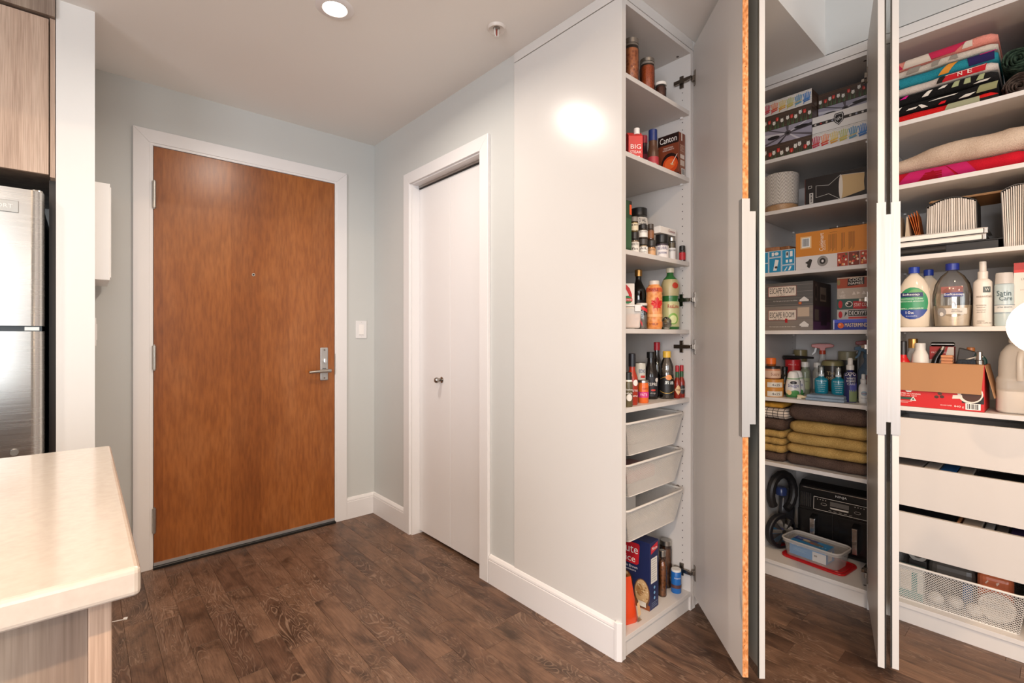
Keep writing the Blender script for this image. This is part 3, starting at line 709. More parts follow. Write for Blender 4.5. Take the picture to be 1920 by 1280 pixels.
def vessel(name, label, cat, X, Y, z, rz, prof, bm, cap=None, sy=1.0, inside=None, bands=(), texts=(), discs=(), group=None, n=22, extra=None):
    t = thing(name, label, cat, (X, Y, z), rz, group)
    if isinstance(bm, str): bm = mat(bm, .35)
    p2 = prof if prof[-1][0] < 1e-6 else prof+[(0, prof[-1][1])]
    bo = B().lathe(p2, n, sy=sy).obj('body', bm, t, smooth=45)
    if inside: B().lathe(inset(prof, .0018, inside[0]), n, sy=sy).obj('contents', inside[1] if not isinstance(inside[1], str) else mat(inside[1], .5), t, smooth=45)
    if cap:
        for k, (cp, cm) in enumerate(cap if isinstance(cap, list) else [cap]):
            B().lathe(cp, n).obj('cap', cm if not isinstance(cm, str) else mat(cm, .35), t, smooth=40)
    for bnd in bands: band(bo, prof, bnd[0], bnd[1], bnd[2], *(bnd[3:5] if len(bnd) > 3 else (-PI, PI)), sy=sy)
    for dsc in discs: wdisc(bo, prof, *dsc, sy=sy)
    for tx in texts: wtxt(bo, prof, tx[0], tx[1], tx[2], tx[3], *(tx[4:5]), height=(tx[5] if len(tx) > 5 else None), sy=sy)
    return t
def carton(name, label, cat, X, Y, z, rz, w, d, h, m, prints=(), texts=(), group=None, bevel=.0012):
    t = thing(name, label, cat, (X, Y, z), rz, group)
    co = B().box(-w/2, w/2, -d/2, d/2, 0, h).obj('carton', m if not isinstance(m, str) else mat(m, .42), t, bevel=bevel)
    for f, items in prints: art(co, frame(w, d, h, f), items)
    for f, s, x, y, wd, col, *rest in texts: txt(co, frame(w, d, h, f), s, x, y, wd, col, *rest)
    return t
def grain(name, c1, c2, scale=120, rough=.5):
    t = NT(name); v = t.n('TexVoronoi', i_Scale=scale); t.l(t.coord(), v.inputs[0]); c = t.ramp(v.outputs['Distance'], [(0.1, c2), (0.6, c1)])
    t.bump(v.outputs['Distance'], .4, .003); return t.out(rough, 0, c)
A1 = math.radians(-50)
def barcode(x0, y0, w, h):
    out = [('#efece6', rect(x0, y0, x0+w, y0+h))]; x = x0+w*.08; k = 0
    while x < x0+w*.9:
        ww = w*(.02+.025*((k*7) % 3)); out.append(('#22201e', rect(x, y0+h*.1, x+ww, y0+h*.92))); x += ww+w*(.03+.02*((k*5) % 2)); k += 1
    return out
def lines(c, x0, y0, w, n, dy, h=.0012, cut=(1, .8, .93, .7)):
    return [(c, rect(x0, y0-i*dy, x0+w*cut[i % len(cut)], y0-i*dy+h)) for i in range(n)]
SILV = mat('#b9b4ac', .3, 1.0); GOLD = mat('#b98a4e', .3, .9)
# ------------------------------------------------------------------ pantry wardrobe, top shelf to bottom
Z = SH1[0]
p = jar(.031, .196); vessel('mason_jar', 'tall mason jar of beans in tomato sauce at the panel end of the top shelf', 'jar', 1.622, 1.124, Z, A1, p, MCLEAR, [(capp(.029, .186, .206), SILV), (capp(.0285, .176, .186), '#6d6459')], inside=(.165, grain('beans', '#c87a4a', '#8a3a1a', 75)))
p = jar(.031, .160); vessel('mason_jar', 'short mason jar of orange sauce with silver lid on the top shelf', 'jar', 1.735, 1.124, Z, A1, p, MCLEAR, [(capp(.0295, .156, .171), SILV), (capp(.0285, .146, .156), '#7d746a')], inside=(.140, grain('sauce', '#b5501c', '#8e3a12', 160)))
p = jar(.023, .070); vessel('small_jar', 'small brown jar with a white lid beside the mason jars', 'jar', 1.787, 1.094, Z, A1, p, MCLEAR, (capp(.0245, .070, .082), '#e6e1da'), inside=(.066, '#54291c'))
Z = SH1[1]
t = carton('broth_carton', 'red drink carton with white screw cap beside the brown recipe box', 'carton', 1.612, 1.106, Z, math.radians(-38), .056, .056, .098, '#c81c20', texts=[('F', 'BIG', .028, .055, .040, '#f4eee8', .018), ('F', 'STEAK', .028, .034, .044, '#f4eee8', .010)], prints=[('F', [('#f4eee8', [(.012, .004), (.044, .012), (.044, .020), (.018, .016)])])])
B().hexa([(-.028, -.028, .098), (.028, -.028, .098), (.028, .028, .098), (-.028, .028, .098), (-.028, -.004, .118), (.028, -.004, .118), (.028, .004, .118), (-.028, .004, .118)]).obj('gable_top', mat('#d43a34', .4), t)
B().lathe(capp(.0115, .106, .130), 16, c=(.008, -.016)).obj('cap', mat('#eae6e0', .35), t, smooth=40)
p = bottle(.0174, .175, .012, .11, .15); vessel('sauce_bottle', 'dark red bottle standing behind the blue-capped bottle', 'bottle', 1.848, 1.212, Z, A1, p, '#3a1020', (capp(.0135, .170, .205), '#a1243a'), bands=[(.06, .12, '#7c1c34')])
p = bottle(.023, .150, .017, .085, .125); vessel('sauce_bottle', 'brown bottle with a blue and yellow cap beside the brown recipe box', 'bottle', 1.787, 1.130, Z, A1, p, '#5a3c2c', [(capp(.018, .140, .187), '#22346e')], bands=[(.01, .07, '#b33a44')], texts=[('Sirop', .04, .02, '#f0e6dc')])
w_, d_, h_ = .051, .098, .184
dk = '#24100c'
t = carton('fondue_box', 'brown carton with a fondue pot picture at the end of its shelf', 'box', 1.8975, 1.109, Z, 0, w_, d_, h_, '#7a3a22', prints=[
    ('L', [(dk, rect(0, .142, d_, h_)), (dk, [(.0, 0), (d_, 0), (d_, .014), (.052, .022), (.0, .030)]), (dk, ell(.056, .060, .040, .045)), ('#7a3a22', rect(0, .09, .02, .11)), ('#c8471c', ell(.058, .054, .036, .036)), ('#e0622c', ell(.058, .058, .026, .022)), ('#d8b48a', [(.058, .06), (.064, .052), (.074, .05), (.070, .062)]), ('#e8e2da', [(.066, .060), (.069, .058), (.092, .092), (.091, .094)]), ('#d9c2a0', ell(.022, .030, .008, .007))]),
    ('F', [('#8f5a42', rect(.006, .02, .046, .135)), ('#e0d3c8', rect(.018, .150, .026, .182))]+lines('#d9c6b8', .010, .130, .03, 5, .006)+[('#d6c8bc', rect(.010, .075, .042, .092)), ('#c9b7a8', rect(.010, .045, .042, .068))]+barcode(.018, .006, .028, .028))],
    texts=[('L', 'Canton', .049, .163, .080, '#f3efe9', .026), ('L', 'TRADITIONAL', .050, .128, .046, '#eadfd4', .006), ('L', 'FONDUE BROTH', .050, .119, .052, '#eadfd4', .006)])
# spice shelf
Z = SH1[2]
carton('spice_packet', 'slim dark green packet with an orange top standing against the side panel', 'packet', 1.515, 1.068, Z, 0, .040, .014, .186, '#2f4a33', prints=[('F', [('#d9582c', rect(.026, .135, .039, .172)), ('#3a5c40', rect(.004, .01, .036, .12)), ('#2a2320', rect(.026, .172, .040, .186))])])
def spice(label, x, y, z, r, h, capm, lab, glass=None, fill='#8a6a48', tx=None, txc='#3a302a', caph=.3):
    p = jar(r, h*(1-caph*.8), .9, .86); t = vessel('spice_jar', label, 'jar', x, y, z, A1, p, glass or MCLEAR, (capp(r*.96, h*(1-caph), h), capm), inside=(h*(1-caph)*.9, fill) if not glass else None, bands=[(h*.10, h*.56, lab, -1.5, 1.5)], n=18)
    for i, s in enumerate(tx or ()): wtxt(t, p, s, h*(.46-.2*i), r*(1.5 if i == 0 else 1.2), txc, 0, h*.11)
    return t
spice('big black-lidded jar of pepper salt behind the other spices', 1.864, 1.250, Z, .037, .252, '#1e1b19', '#d8d2ca', fill='#4a3a30', tx=None, caph=.13)
big = bpy.data.objects['spice_jar']
pb = jar(.037, .226, .9, .86); band(big, pb, .165, .208, '#d8d2ca', -1.3, 1.3, off=.0014); wtxt(big, pb, 'SEL D\'AIL', .194, .056, '#2a2522', 0, .015, off=.003); wtxt(big, pb, 'ET POIVRE', .174, .058, '#2a2522', 0, .015, off=.003)
spice('small jar with white label at the bottom of the first spice pair', 1.616, 1.104, Z, .0175, .088, '#2a2622', '#e6e1d8', tx=('ANETH', 'fin'))
spice('small jar of pale powder standing on top of the first spice jar', 1.614, 1.104, Z+.0881, .0155, .060, '#8a847c', '#e3d6b8', fill='#b89a5c', tx=('sel',))
spice('lower jar of cream powder in the second spice pair', 1.690, 1.114, Z, .0185, .073, '#4a443e', '#e8e3da', fill='#c9ab84', tx=('AIL', 'poudre'))
spice('black-lidded jar standing on the jar of cream powder', 1.688, 1.114, Z+.0731, .0185, .058, '#24211f', '#e6e1d8', fill='#55402e', tx=('THYM',))
spice('jar of orange spice under a jar of brown spice', 1.766, 1.124, Z, .0165, .080, '#3e3a36', '#d9a878', fill='#c58a54', tx=('curry',))
spice('brown spice jar standing on the jar of orange spice', 1.760, 1.124, Z+.0801, .0130, .066, '#4a4038', '#8a5a38', fill='#8a5432')
t = spice('wide jar with black lid and violet label under the small white box', 1.829, 1.114, Z, .0272, .109, '#1f1d1c', '#e6e0dc', fill='#5c4a60', tx=('BEURRE', 'pommes'), txc='#3a3470')
spice('jar with silver lid and tall white label on the spice shelf', 1.893, 1.106, Z, .0175, .106, SILV, '#e9e5df', fill='#7a6a50', tx=('epices',), caph=.16)
spice('tiny jar with black lid and red label at the end of the spice shelf', 1.914, 1.068, Z, .0128, .068, '#1d1b1a', '#b9242c', fill='#5a2018')
carton('small_carton', 'small white carton lying on top of two spice jars', 'carton', 1.838, 1.112, Z+.1093, 0, .124, .046, .028, '#e8e3dc', texts=[('F', 'Convoys', .088, .014, .052, '#8a2a2a', .014)])
# juice shelf
Z = SH1[3]
p = bottle(.032, .236, .012, .160, .215); vessel('soy_sauce_bottle', 'soy sauce bottle with copper cap behind the white carton', 'bottle', 1.783, 1.198, Z, A1, p, clear('soy_glass', '#6a5244', .12), (capp(.0155, .228, .256), GOLD), inside=(.185, '#15100d'), bands=[(.03, .125, '#1c1a1c')])
carton('sugar_carton', 'white carton with red arch and green emblem behind a plastic tub', 'carton', 1.652, 1.178, Z, math.radians(-30), .062, .062, .184, '#e6e2dc', prints=[('F', [('#c6262c', [(.004, .184), (.02, .184), (.04, .165), (.05, .14), (.05, .11), (.038, .11), (.036, .14), (.026, .158), (.004, .172)]), ('#2f7a4a', ell(.031, .118, .020, .016)), ('#c6262c', rect(.010, .112, .052, .124)), ('#c6262c', [(.022, .10), (.040, .10), (.040, .08), (.031, .086), (.022, .08)])])], texts=[('F', 'REDPATH', .031, .118, .034, '#f2eee8', .007)])
tb = thing('plastic_tub', 'clear plastic tub of pink shelled nuts with a snap lid', 'tub', (1.590, 1.102, Z), math.radians(-40))
B().hexa([(-.030, -.022, .002), (.030, -.022, .002), (.030, .022, .002), (-.030, .022, .002), (-.035, -.026, .085), (.035, -.026, .085), (.035, .026, .085), (-.035, .026, .085)]).obj('tub', MMILK, tb, bevel=.006)
B().hexa([(-.027, -.019, .004), (.027, -.019, .004), (.027, .019, .004), (-.027, .019, .004), (-.031, -.022, .058), (.031, -.022, .058), (.031, .022, .058), (-.031, .022, .058)]).obj('nuts', grain('nuts', '#d2a184', '#8e5a42', 110), tb, bevel=.005)
B().box(-.037, .037, -.028, .028, .085, .093).obj('lid', mat('#d9d5cf', .3), tb, bevel=.003)
B().box(.006, .030, -.032, -.028, .066, .092).obj('snap_clip', mat('#d3cfc9', .3), tb, bevel=.002)
p = jar(.0225, .098, .9); t = vessel('spice_tin_jar', 'clear square jar with a red ribbon band beside the maple syrup', 'jar', 1.678, 1.112, Z, A1, p, MCLEAR, (capp(.0215, .094, .104), '#cfc9c1'), inside=(.055, '#8a8178'))
b = B(); pr = p
for (a0, z0, a1, z1) in ((-.9, .062, .0, .016), (-.2, .086, 1.0, .072)):
    vs = []
    for i in range(7):
        u = i/6; a = a0+(a1-a0)*u; z = z0+(z1-z0)*u
        vs += [wpt(pr, a, z-.007, .0012, 1), wpt(pr, a, z+.007, .0012, 1)]
    b.add(vs, [(2*i, 2*i+2, 2*i+3, 2*i+1) for i in range(6)])
tag(b.obj('ribbon', mat('#d0242a', .4), t), kind='stuff')
p = [(0, 0), (.027, 0), (.030, .004), (.0318, .012), (.0318, .030), (.0300, .036), (.0318, .045), (.0318, .138), (.0300, .143), (.0318, .150), (.0318, .160), (.029, .170), (.022, .176), (.0215, .180)]
t = vessel('maple_syrup_tin', 'barrel-shaped orange maple syrup container with red leaf', 'container', 1.736, 1.092, Z, math.radians(-62), p, grain('barrel_print', '#e09a5c', '#c9763c', 60, .35), [(capp(.0205, .176, .196), '#cfc6ba')])
band(t, p, .150, .166, mat('#c4572e', .4), -2, 2); band(t, p, .008, .030, mat('#d8843e', .4), -2, 2); band(t, p, .049, .060, '#e9ad74', -2, 2); wtxt(t, p, 'MAPLE', .158, .036, '#7a1f16', 0, .009); wtxt(t, p, 'SYRUP', .020, .036, '#7a1f16', 0, .009)
leaf = [(0, -.030), (.002, -.012), (.016, -.015), (.013, -.008), (.026, .004), (.020, .007), (.023, .018), (.013, .015), (.011, .020), (.005, .011), (.007, .027), (.003, .024), (0, .032)]
leaf = leaf+[(-x, y) for x, y in leaf[::-1][1:-1]]
vs = [wpt(p, .45+x/.0318, .098+y, .0024, 1) for x, y in [(0, 0)]+leaf]; nl = len(leaf)
B().add(vs, [(0, 1+i, 1+(i+1) % nl) for i in range(nl)]).obj('leaf_emblem', mat('#c81d1c', .4), t)
p = [(0, 0), (.033, 0), (.0372, .006), (.0372, .10), (.0335, .130), (.0335, .140), (.0372, .165), (.0365, .19), (.028, .214), (.0155, .228), (.0130, .240), (.0130, .248)]
t = vessel('lime_juice_bottle', 'green plastic bottle of lime juice with cream cap', 'bottle', 1.878, 1.104, Z, math.radians(-58), p, mat('#2f6b35', .25), (capp(.0165, .242, .262), '#d9cfb4'))
band(t, p, .142, .212, mat('#b3a77c', .35), -1.5, 1.5); band(t, p, .012, .118, mat('#c2c08c', .35), -1.4, 1.4)
wdisc(t, p, .185, .013, .013, '#b3361f', .55, off=.003); wtxt(t, p, 'ReaLime', .098, .046, '#b3261f', .35, .016, off=.003)
wdisc(t, p, .045, .024, .020, '#7fae4a', .3, off=.003); wdisc(t, p, .043, .017, .014, '#d6dc9c', .3, off=.004); wdisc(t, p, .020, .010, .016, '#3f7a3a', -.6, off=.003)
bg = thing('clear_bag', 'crumpled clear plastic bag before the lime juice', 'bag', (1.806, 1.078, Z))
random.seed(3); b = B(); vs = []; fs = []; nx, ny = 10, 7
for j in range(ny):
    for i in range(nx):
        a = 2*PI*i/nx; r = .021*math.sin(PI*(j+.6)/(ny+.2))*(1+.35*(random.random()-.5)); vs.append((r*math.cos(a), r*math.sin(a), .052*j/(ny-1)))
for j in range(ny-1):
    for i in range(nx): fs.append((j*nx+i, j*nx+(i+1) % nx, (j+1)*nx+(i+1) % nx, (j+1)*nx+i))
b.add(vs, fs).obj('film', clear('bag_film', '#e8e8e4', .3, .1), bg)
b = B().lathe([(0, .002), (.012, .002), (.013, .02), (.008, .03), (0, .032)], 10).obj('contents', mat('#8d8a7c', .5), bg)
# sauce shelf
Z = SH1[4]
p = bottle(.0165, .112, .012, .085, .105); vessel('dressing_bottle', 'small bottle of brown herb dressing with a white label at the front edge', 'bottle', 1.520, 1.066, Z, A1, p, mat('#5c5238', .25), (capp(.0135, .098, .128), '#26231f'), bands=[(.094, .104, '#e9e5de')], texts=[('Herbes', .065, .028, '#e9e5de', .1), ('salade', .052, .024, '#e9e5de', .1)], discs=[(.035, .013, .011, '#d6d0c6', .2)])
p = bottle(.0215, .150, .011, .095, .140); vessel('ketchup_bottle', 'slim red ketchup bottle with dark cap', 'bottle', 1.577, 1.088, Z, A1, p, mat('#a2301c', .22), (capp(.0135, .146, .196), '#1d1c22'), texts=[('KETO', .055, .030, '#f1ece6', .3, .008), ('ketchup', .035, .028, '#f1ece6', .3)], discs=[(.085, .012, .010, '#eee7e0', .55)])
p = cyl(.0225, .150); vessel('food_can', 'pale food can with blue lettering standing behind the orange jar', 'can', 1.738, 1.160, Z, A1, p, mat('#c9c8bf', .35), (capp(.0215, .149, .1535), SILV), texts=[('EDO', .118, .026, '#2b4a8c', .3, .014)], bands=[(.09, .100, '#c23a34', .0, .9)])
p = jar(.0208, .080, .92, .84); vessel('paste_jar', 'orange jar with a pink label and silver lid', 'jar', 1.653, 1.089, Z, A1, p, mat('#d9672a', .25), (capp(.0205, .080, .090), SILV), bands=[(.022, .044, '#c82f78')], texts=[('PATE', .034, .024, '#f4d9e4', .0, .010), ('curry', .056, .022, '#8a2a18', .3, .008)])
p = bottle(.0300, .176, .0140, .095, .158); vessel('coffee_syrup_bottle', 'black glass bottle with white coffee lettering', 'bottle', 1.790, 1.142, Z, A1, p, mat('#1b1614', .15), (capp(.0168, .170, .196), '#141211'), bands=[(.012, .092, '#1d1a1f', -1.4, 1.4)], texts=[('ESPRE', .062, .040, '#ece7e0', .15, .013), ('sirop', .025, .02, '#c9c2ba', .15)], discs=[(.080, .009, .008, '#d9d4cc', .75), (.038, .004, .010, '#c8382c', .2)])
p = bottle(.0232, .205, .011, .130, .185); vessel('vinegar_bottle', 'tall dark bottle with a red cap behind the sesame oil', 'bottle', 1.888, 1.174, Z, A1, p, clear('dark_glass', '#7a6a60', .14), (capp(.0135, .200, .236), '#b8202c'), inside=(.165, '#17110f'))
p = [(0, 0), (.029, 0), (.0312, .006), (.0305, .060), (.0275, .098), (.0268, .104), (.0262, .112), (.0270, .118), (.0262, .126), (.0268, .134), (.0255, .142), (.020, .158), (.0145, .170), (.0140, .178)]
t = vessel('sesame_oil_bottle', 'clear ribbed bottle of dark oil with a yellow cap and black label', 'bottle', 1.848, 1.102, Z, math.radians(-58), p, clear('oil_plastic', '#d8d0c4', .14), (capp(.0165, .172, .199), '#d8b040'), inside=(.096, '#2a211c'))
band(t, p, .018, .098, '#161414', -1.15, 1.15); 
for zz, rr in ((.082, .022),): wdisc(t, p, .090, .011, .012, '#d88a4c', .25, off=.003)
def strokes(t, p, a, z, sz, col, segs):
    b = B(); R = prof_r(p, z)
    for x0, y0, x1, y1 in segs:
        d = Vector((x1-x0, y1-y0)); n = Vector((-d.y, d.x)).normalized()*.05
        q = [(x0-n.x, y0-n.y), (x1-n.x, y1-n.y), (x1+n.x, y1+n.y), (x0+n.x, y0+n.y)]
        b.add([wpt(p, a+x*sz/R, z+y*sz, .003, 1) for x, y in q], [(0, 1, 2, 3)])
    tag(b.obj('lettering', mat(col, .4), t), kind='stuff')
strokes(t, p, .0, .068, .014, '#e6ece8', [(-.4, .4, .5, .4), (0, .4, 0, .55), (-.4, .4, -.45, -.5), (-.25, .1, .0, .1), (.1, .1, .45, .1), (-.12, .3, -.12, -.45), (.28, .3, .28, -.45), (-.12, .05, -.3, -.3), (.28, .05, .45, -.35)])
strokes(t, p, .62, .068, .014, '#e6ece8', [(-.45, .4, -.35, .25), (-.5, .1, -.4, 0), (-.5, -.45, -.35, -.15), (-.15, .3, .45, .3), (-.15, -.4, .45, -.4), (-.15, .3, -.15, -.4), (.45, .3, .45, -.4), (.15, .5, .15, -.4), (-.15, -.05, .45, -.05)])
b = B()
for sgn, z0 in ((1, .082), (-1, .034)):
    vs = []
    for i in range(13):
        a = -1.0+2.0*i/12; z = z0+sgn*.010*math.cos(a*1.5); vs += [wpt(p, a, z-.0011, .0025, 1), wpt(p, a, z+.0011, .0025, 1)]
    b.add(vs, [(2*i, 2*i+2, 2*i+3, 2*i+1) for i in range(12)])
tag(b.obj('gold_line', mat('#c9a24c', .35, .5), t), kind='stuff')
for x, y, lab, col, ltx, tc in ((1.884, 1.0745, 'small hot sauce bottle with a tan diamond label', '#dcb88a', 'TABA', '#7a2a18'), (1.921, 1.075, 'small hot sauce bottle with a dark round label', '#26221f', 'HOT', '#d8d2c8')):
    p = bottle(.0136, .106, .0065, .062, .092); t = vessel('hot_sauce_bottle', lab, 'bottle', x, y, Z, math.radians(-60), p, mat('#8a2416', .12), [(capp(.0078, .112, .138), '#b3242c'), (capp(.0074, .088, .112), '#2f5a34')], n=18)
    wdisc(t, p, .035, .019, .011, col, .3, off=.0012) if col != '#dcb88a' else B().add([wpt(p, .3+a/.0136, .036+z, .0018, 1) for a, z in ((0, 0), (0, -.022), (.007, -.011), (.0125, 0), (.007, .011), (0, .022), (-.007, .011), (-.0125, 0), (-.007, -.011))], [(0, i, i % 8+1) for i in range(1, 9)]).obj('label_band', mat(col, .45), t)
    wtxt(t, p, ltx, .036, .018, tc, .3, .006, off=.0032)
# bottom
Z = BOT
w_, d_, h_ = .068, .200, .268
nv = '#1c2650'
bowl = [('#6a4a34', ell(.165, .060, .036, .058)), ('#c9a678', ell(.165, .064, .031, .050)), ('#a87c4c', ell(.155, .07, .016, .024)), ('#5b3a28', ell(.090, .085, .034, .047)), ('#b0703a', ell(.090, .090, .029, .037))]
fill = []; random.seed(5)
for i in range(26):
    a = random.random()*6.28; r = random.random()**.5; fill.append((['#d8b06c', '#7a3a1c', '#4f6a30', '#e0c89c', '#8a2c1c'][i % 5], ell(.090+.025*r*math.cos(a), .090+.032*r*math.sin(a), .005, .006, 7)))
for i in range(26):
    a = random.random()*6.28; r = random.random()**.5; fill.append((['#e2cda4', '#8e6436', '#d2b27c'][i % 3], ell(.165+.027*r*math.cos(a), .064+.044*r*math.sin(a), .0045, .002, 6, a)))
carton('rice_box', 'navy and red rice box with bowls of grain on its front', 'box', 1.709, 1.178, Z, math.radians(3), w_, d_, h_, nv, prints=[
    ('L', [('#8a4a26', [(0, 0), (d_, 0), (d_, .020), (.12, .040), (.0, .052)]), ('#c3202c', [(.0, .165), (.14, .165), (.150, .172), (.155, .246), (.150, .252), (.0, .252)])]+bowl+fill+[('#d9d2c4', rect(.150, .010, .185, .030))]),
    ('F', [('#c3202c', [(.008, .222), (.060, .236), (.060, .262), (.008, .250)]), ('#dcd8d0', rect(.008, .105, .056, .205))]+lines('#5a5652', .011, .196, .042, 10, .009)+[('#7fb2d8', ell(.034, .085, .006, .006)), ('#7fb2d8', ell(.034, .064, .006, .006)), ('#7fb2d8', ell(.034, .043, .006, .006))]+lines('#8fa6c8', .012, .026, .044, 3, .007))],
    texts=[('L', 'Minute', .085, .226, .125, '#f6f2ee', .034), ('L', 'Rice', .100, .186, .070, '#f6f2ee', .026), ('L', 'Whole Grain Brown', .085, .154, .120, '#e8e6ea', .011), ('L', 'a grains entiers', .085, .139, .105, '#e8e6ea', .010), ('L', '100%', .052, .034, .030, '#f0d8b8', .009), ('L', 'Natural', .052, .020, .036, '#f0d8b8', .009), ('F', 'Minute', .034, .243, .040, '#f6f2ee', .012)])
p = jar(.0255, .188, .9, .86); vessel('mason_jar', 'large mason jar of brown spice with silver screw lid behind the blue can', 'jar', 1.907, 1.142, Z, A1, p, MCLEAR, [(capp(.0245, .182, .201), SILV)], inside=(.168, grain('cinnamon', '#7a4a2a', '#4a2816', 60)))
p = bottle(.0178, .168, .0115, .125, .150); vessel('spice_bottle', 'slim glass bottle of amber spice beside the rice box', 'bottle', 1.826, 1.110, Z, A1, p, MCLEAR, (capp(.0135, .166, .190), SILV), inside=(.145, grain('amber', '#9a5a2c', '#5a2e14', 90)))
p = cyl(.0212, .090); vessel('salt_can', 'small blue salt can with a white lid', 'can', 1.897, 1.087, Z, A1, p, mat('#1f66b0', .35), (capp(.0205, .0895, .098), '#e3e0da'), bands=[(.022, .036, '#5a3a3a', -1.4, 1.4)], texts=[('WINDSOR', .066, .026, '#dfe8f2', .1, .006)])
bg = thing('chip_bag', 'red-orange plastic food bag slumped at the front of the bottom shelf', 'bag', (1.552, 1.094, Z), math.radians(-20))
vs = []; fs = []; random.seed(9); nx, nz = 14, 9
for j in range(nz):
    v = j/(nz-1); th = .030*math.sin(PI*min(1, v*1.15+.12))**.7*(1-v*.75)+.0012; hw = .050*(1-.30*v)
    for i in range(nx):
        a = 2*PI*i/nx; x = hw*math.cos(a); y = th*math.sin(a)
        vs.append((x+.004*(random.random()-.5)-.010*v, y+.0035*(random.random()-.5)+.012*v, .165*v))
for j in range(nz-1):
    for i in range(nx): fs.append((j*nx+i, j*nx+(i+1) % nx, (j+1)*nx+(i+1) % nx, (j+1)*nx+i))
fs += [tuple(range(nx))[::-1], tuple((nz-1)*nx+i for i in range(nx))]
B().add(vs, fs).obj('pouch', mat('#d8471f', .3), bg, smooth=60)
B().add([(.028, -.034, .03), (.045, -.026, .035), (.040, -.022, .085), (.026, -.028, .080)], [(0, 1, 2, 3)]).obj('label_patch', mat('#e0b88a', .4), bg)
B().add([(.035, -.020, .003), (.062, -.010, .002), (.060, .010, .004), (.042, .004, .018)], [(0, 1, 2, 3)]).obj('clear_corner', clear('bag_corner', '#e6d8c8', .3, .15), bg)
# basket contents
carton('white_bin', 'white box with a dark hand slot standing in the lowest wire basket', 'box', 1.755, 1.30, .522-.125+.003, 0, .14, .12, .150, '#e3dfd9', prints=[('F', [('#3a332e', rect(.045, .108, .095, .122))])])
for i, (x, y, c, lab) in enumerate(((1.575, 1.15, '#2a7fa8', 'blue foil snack packet in the lowest wire basket'), (1.625, 1.19, '#2f8fb8', 'light blue foil packet leaning behind the other packet in the lowest basket'))):
    t = thing('snack_packet', lab, 'packet', (x, y, .400), .3*i-.2)
    B().hexa([(-.035, -.010, 0), (.035, -.010, 0), (.035, .010, 0), (-.035, .010, 0), (-.035, .006, .110), (.035, .006, .125), (.035, .010, .125), (-.035, .010, .110)]).obj('packet', mat(c, .25, .3), t, bevel=.002)
for x, z, c, lab, w, h in ((1.745, .690, '#b78a86', 'pinkish pouch lying in the middle wire basket', .20, .055), (1.752, .846, '#a9a49c', 'grey pouch lying in the top wire basket', .18, .055), (1.60, .690, '#5a4438', 'brown packet at the panel end of the middle wire basket', .07, .112)):
    t = thing('food_pouch', lab, 'pouch', (x, 1.22, z-.125+.003))
    B().box(-w/2, w/2, -.07, .07, 0, h).obj('pouch', mat(c, .5), t, bevel=.015, seg=3)
# ------------------------------------------------------------------ middle wardrobe
RM = RZ+math.radians(16)
def tulips(w, h, seed):
    random.seed(seed); out = [('#4a3a30', rect(0, 0, w, h))]
    for i in range(5): out.append((['#5e4838', '#3e3028'][i % 2], rect(0, h*(.08+i*.19), w, h*(.08+i*.19)+h*.03)))
    n = 11
    for i in range(n):
        x = w*(i+.5)/n+random.uniform(-.004, .004); y = h*(.38+.28*random.random()); s = h*.21
        out.append(('#3f5a3c', [(x-.002, 0), (x+.003, 0), (x+.001, y)])); out.append(('#5c7a50', [(x+.004, 0), (x+.009, h*.5), (x+.0075, 0)]))
        if i in (3, 6, 9, 1): c, c2 = '#c8302a', '#e8b8a0'
        else: c, c2 = '#e2ddd2', '#b9b4a8'
        out.append((c, ell(x, y, s*.45, s*.62, 12))); out.append((c2, [(x-s*.06, y-s*.4), (x+s*.1, y-s*.4), (x+s*.12, y+s*.6)])); out.append((c, [(x-s*.4, y), (x-s*.34, y+s*.8), (x-s*.05, y+s*.2)])); out.append((c, [(x+s*.4, y), (x+s*.34, y+s*.8), (x+s*.05, y+s*.2)]))
    return out
def chairs(w, h, seed):
    out = [('#d6d0c8', rect(0, 0, w, h))]
    for i in range(6): out.append(('#a39c96', rect(0, h*(.12+i*.16), w, h*(.12+i*.16)+h*.012)))
    cs = ['#b8284a', '#e0885a', '#d8c078', '#b4b878', '#4a88ac', '#3c78b8']
    n = len(cs); cw = w/n
    for i, c in enumerate(cs):
        x = cw*(i+.45)
        for k in range(5):
            a = (k-2)*.10; x0 = x+(k-2)*cw*.12
            out.append((c, [(x0-cw*.05, h*.30), (x0+cw*.05, h*.30), (x0+cw*.055+a*h*.45, h*(.86-.04*abs(k-2))), (x0-cw*.055+a*h*.45, h*(.86-.04*abs(k-2)))]))
        out.append((['#c8302c', '#c8402c', '#d8a838', '#d0b050', '#c8b070', '#3c78b8'][i], [(x-cw*.48, h*.30), (x+cw*.42, h*.38), (x+cw*.42, h*.44), (x-cw*.48, h*.37)]))
        out.append((['#b82848', '#c8302c', '#d09030', '#b8a848', '#5a90a8', '#3468a8'][i], [(x-cw*.42, h*.06), (x-cw*.34, h*.06), (x-cw*.30, h*.34), (x-cw*.38, h*.34)]))
        out.append((['#b82848', '#c8302c', '#d09030', '#b8a848', '#5a90a8', '#3468a8'][i], [(x-cw*.38, h*.16), (x+cw*.38, h*.24), (x+cw*.38, h*.30), (x-cw*.38, h*.26)]))
    return out
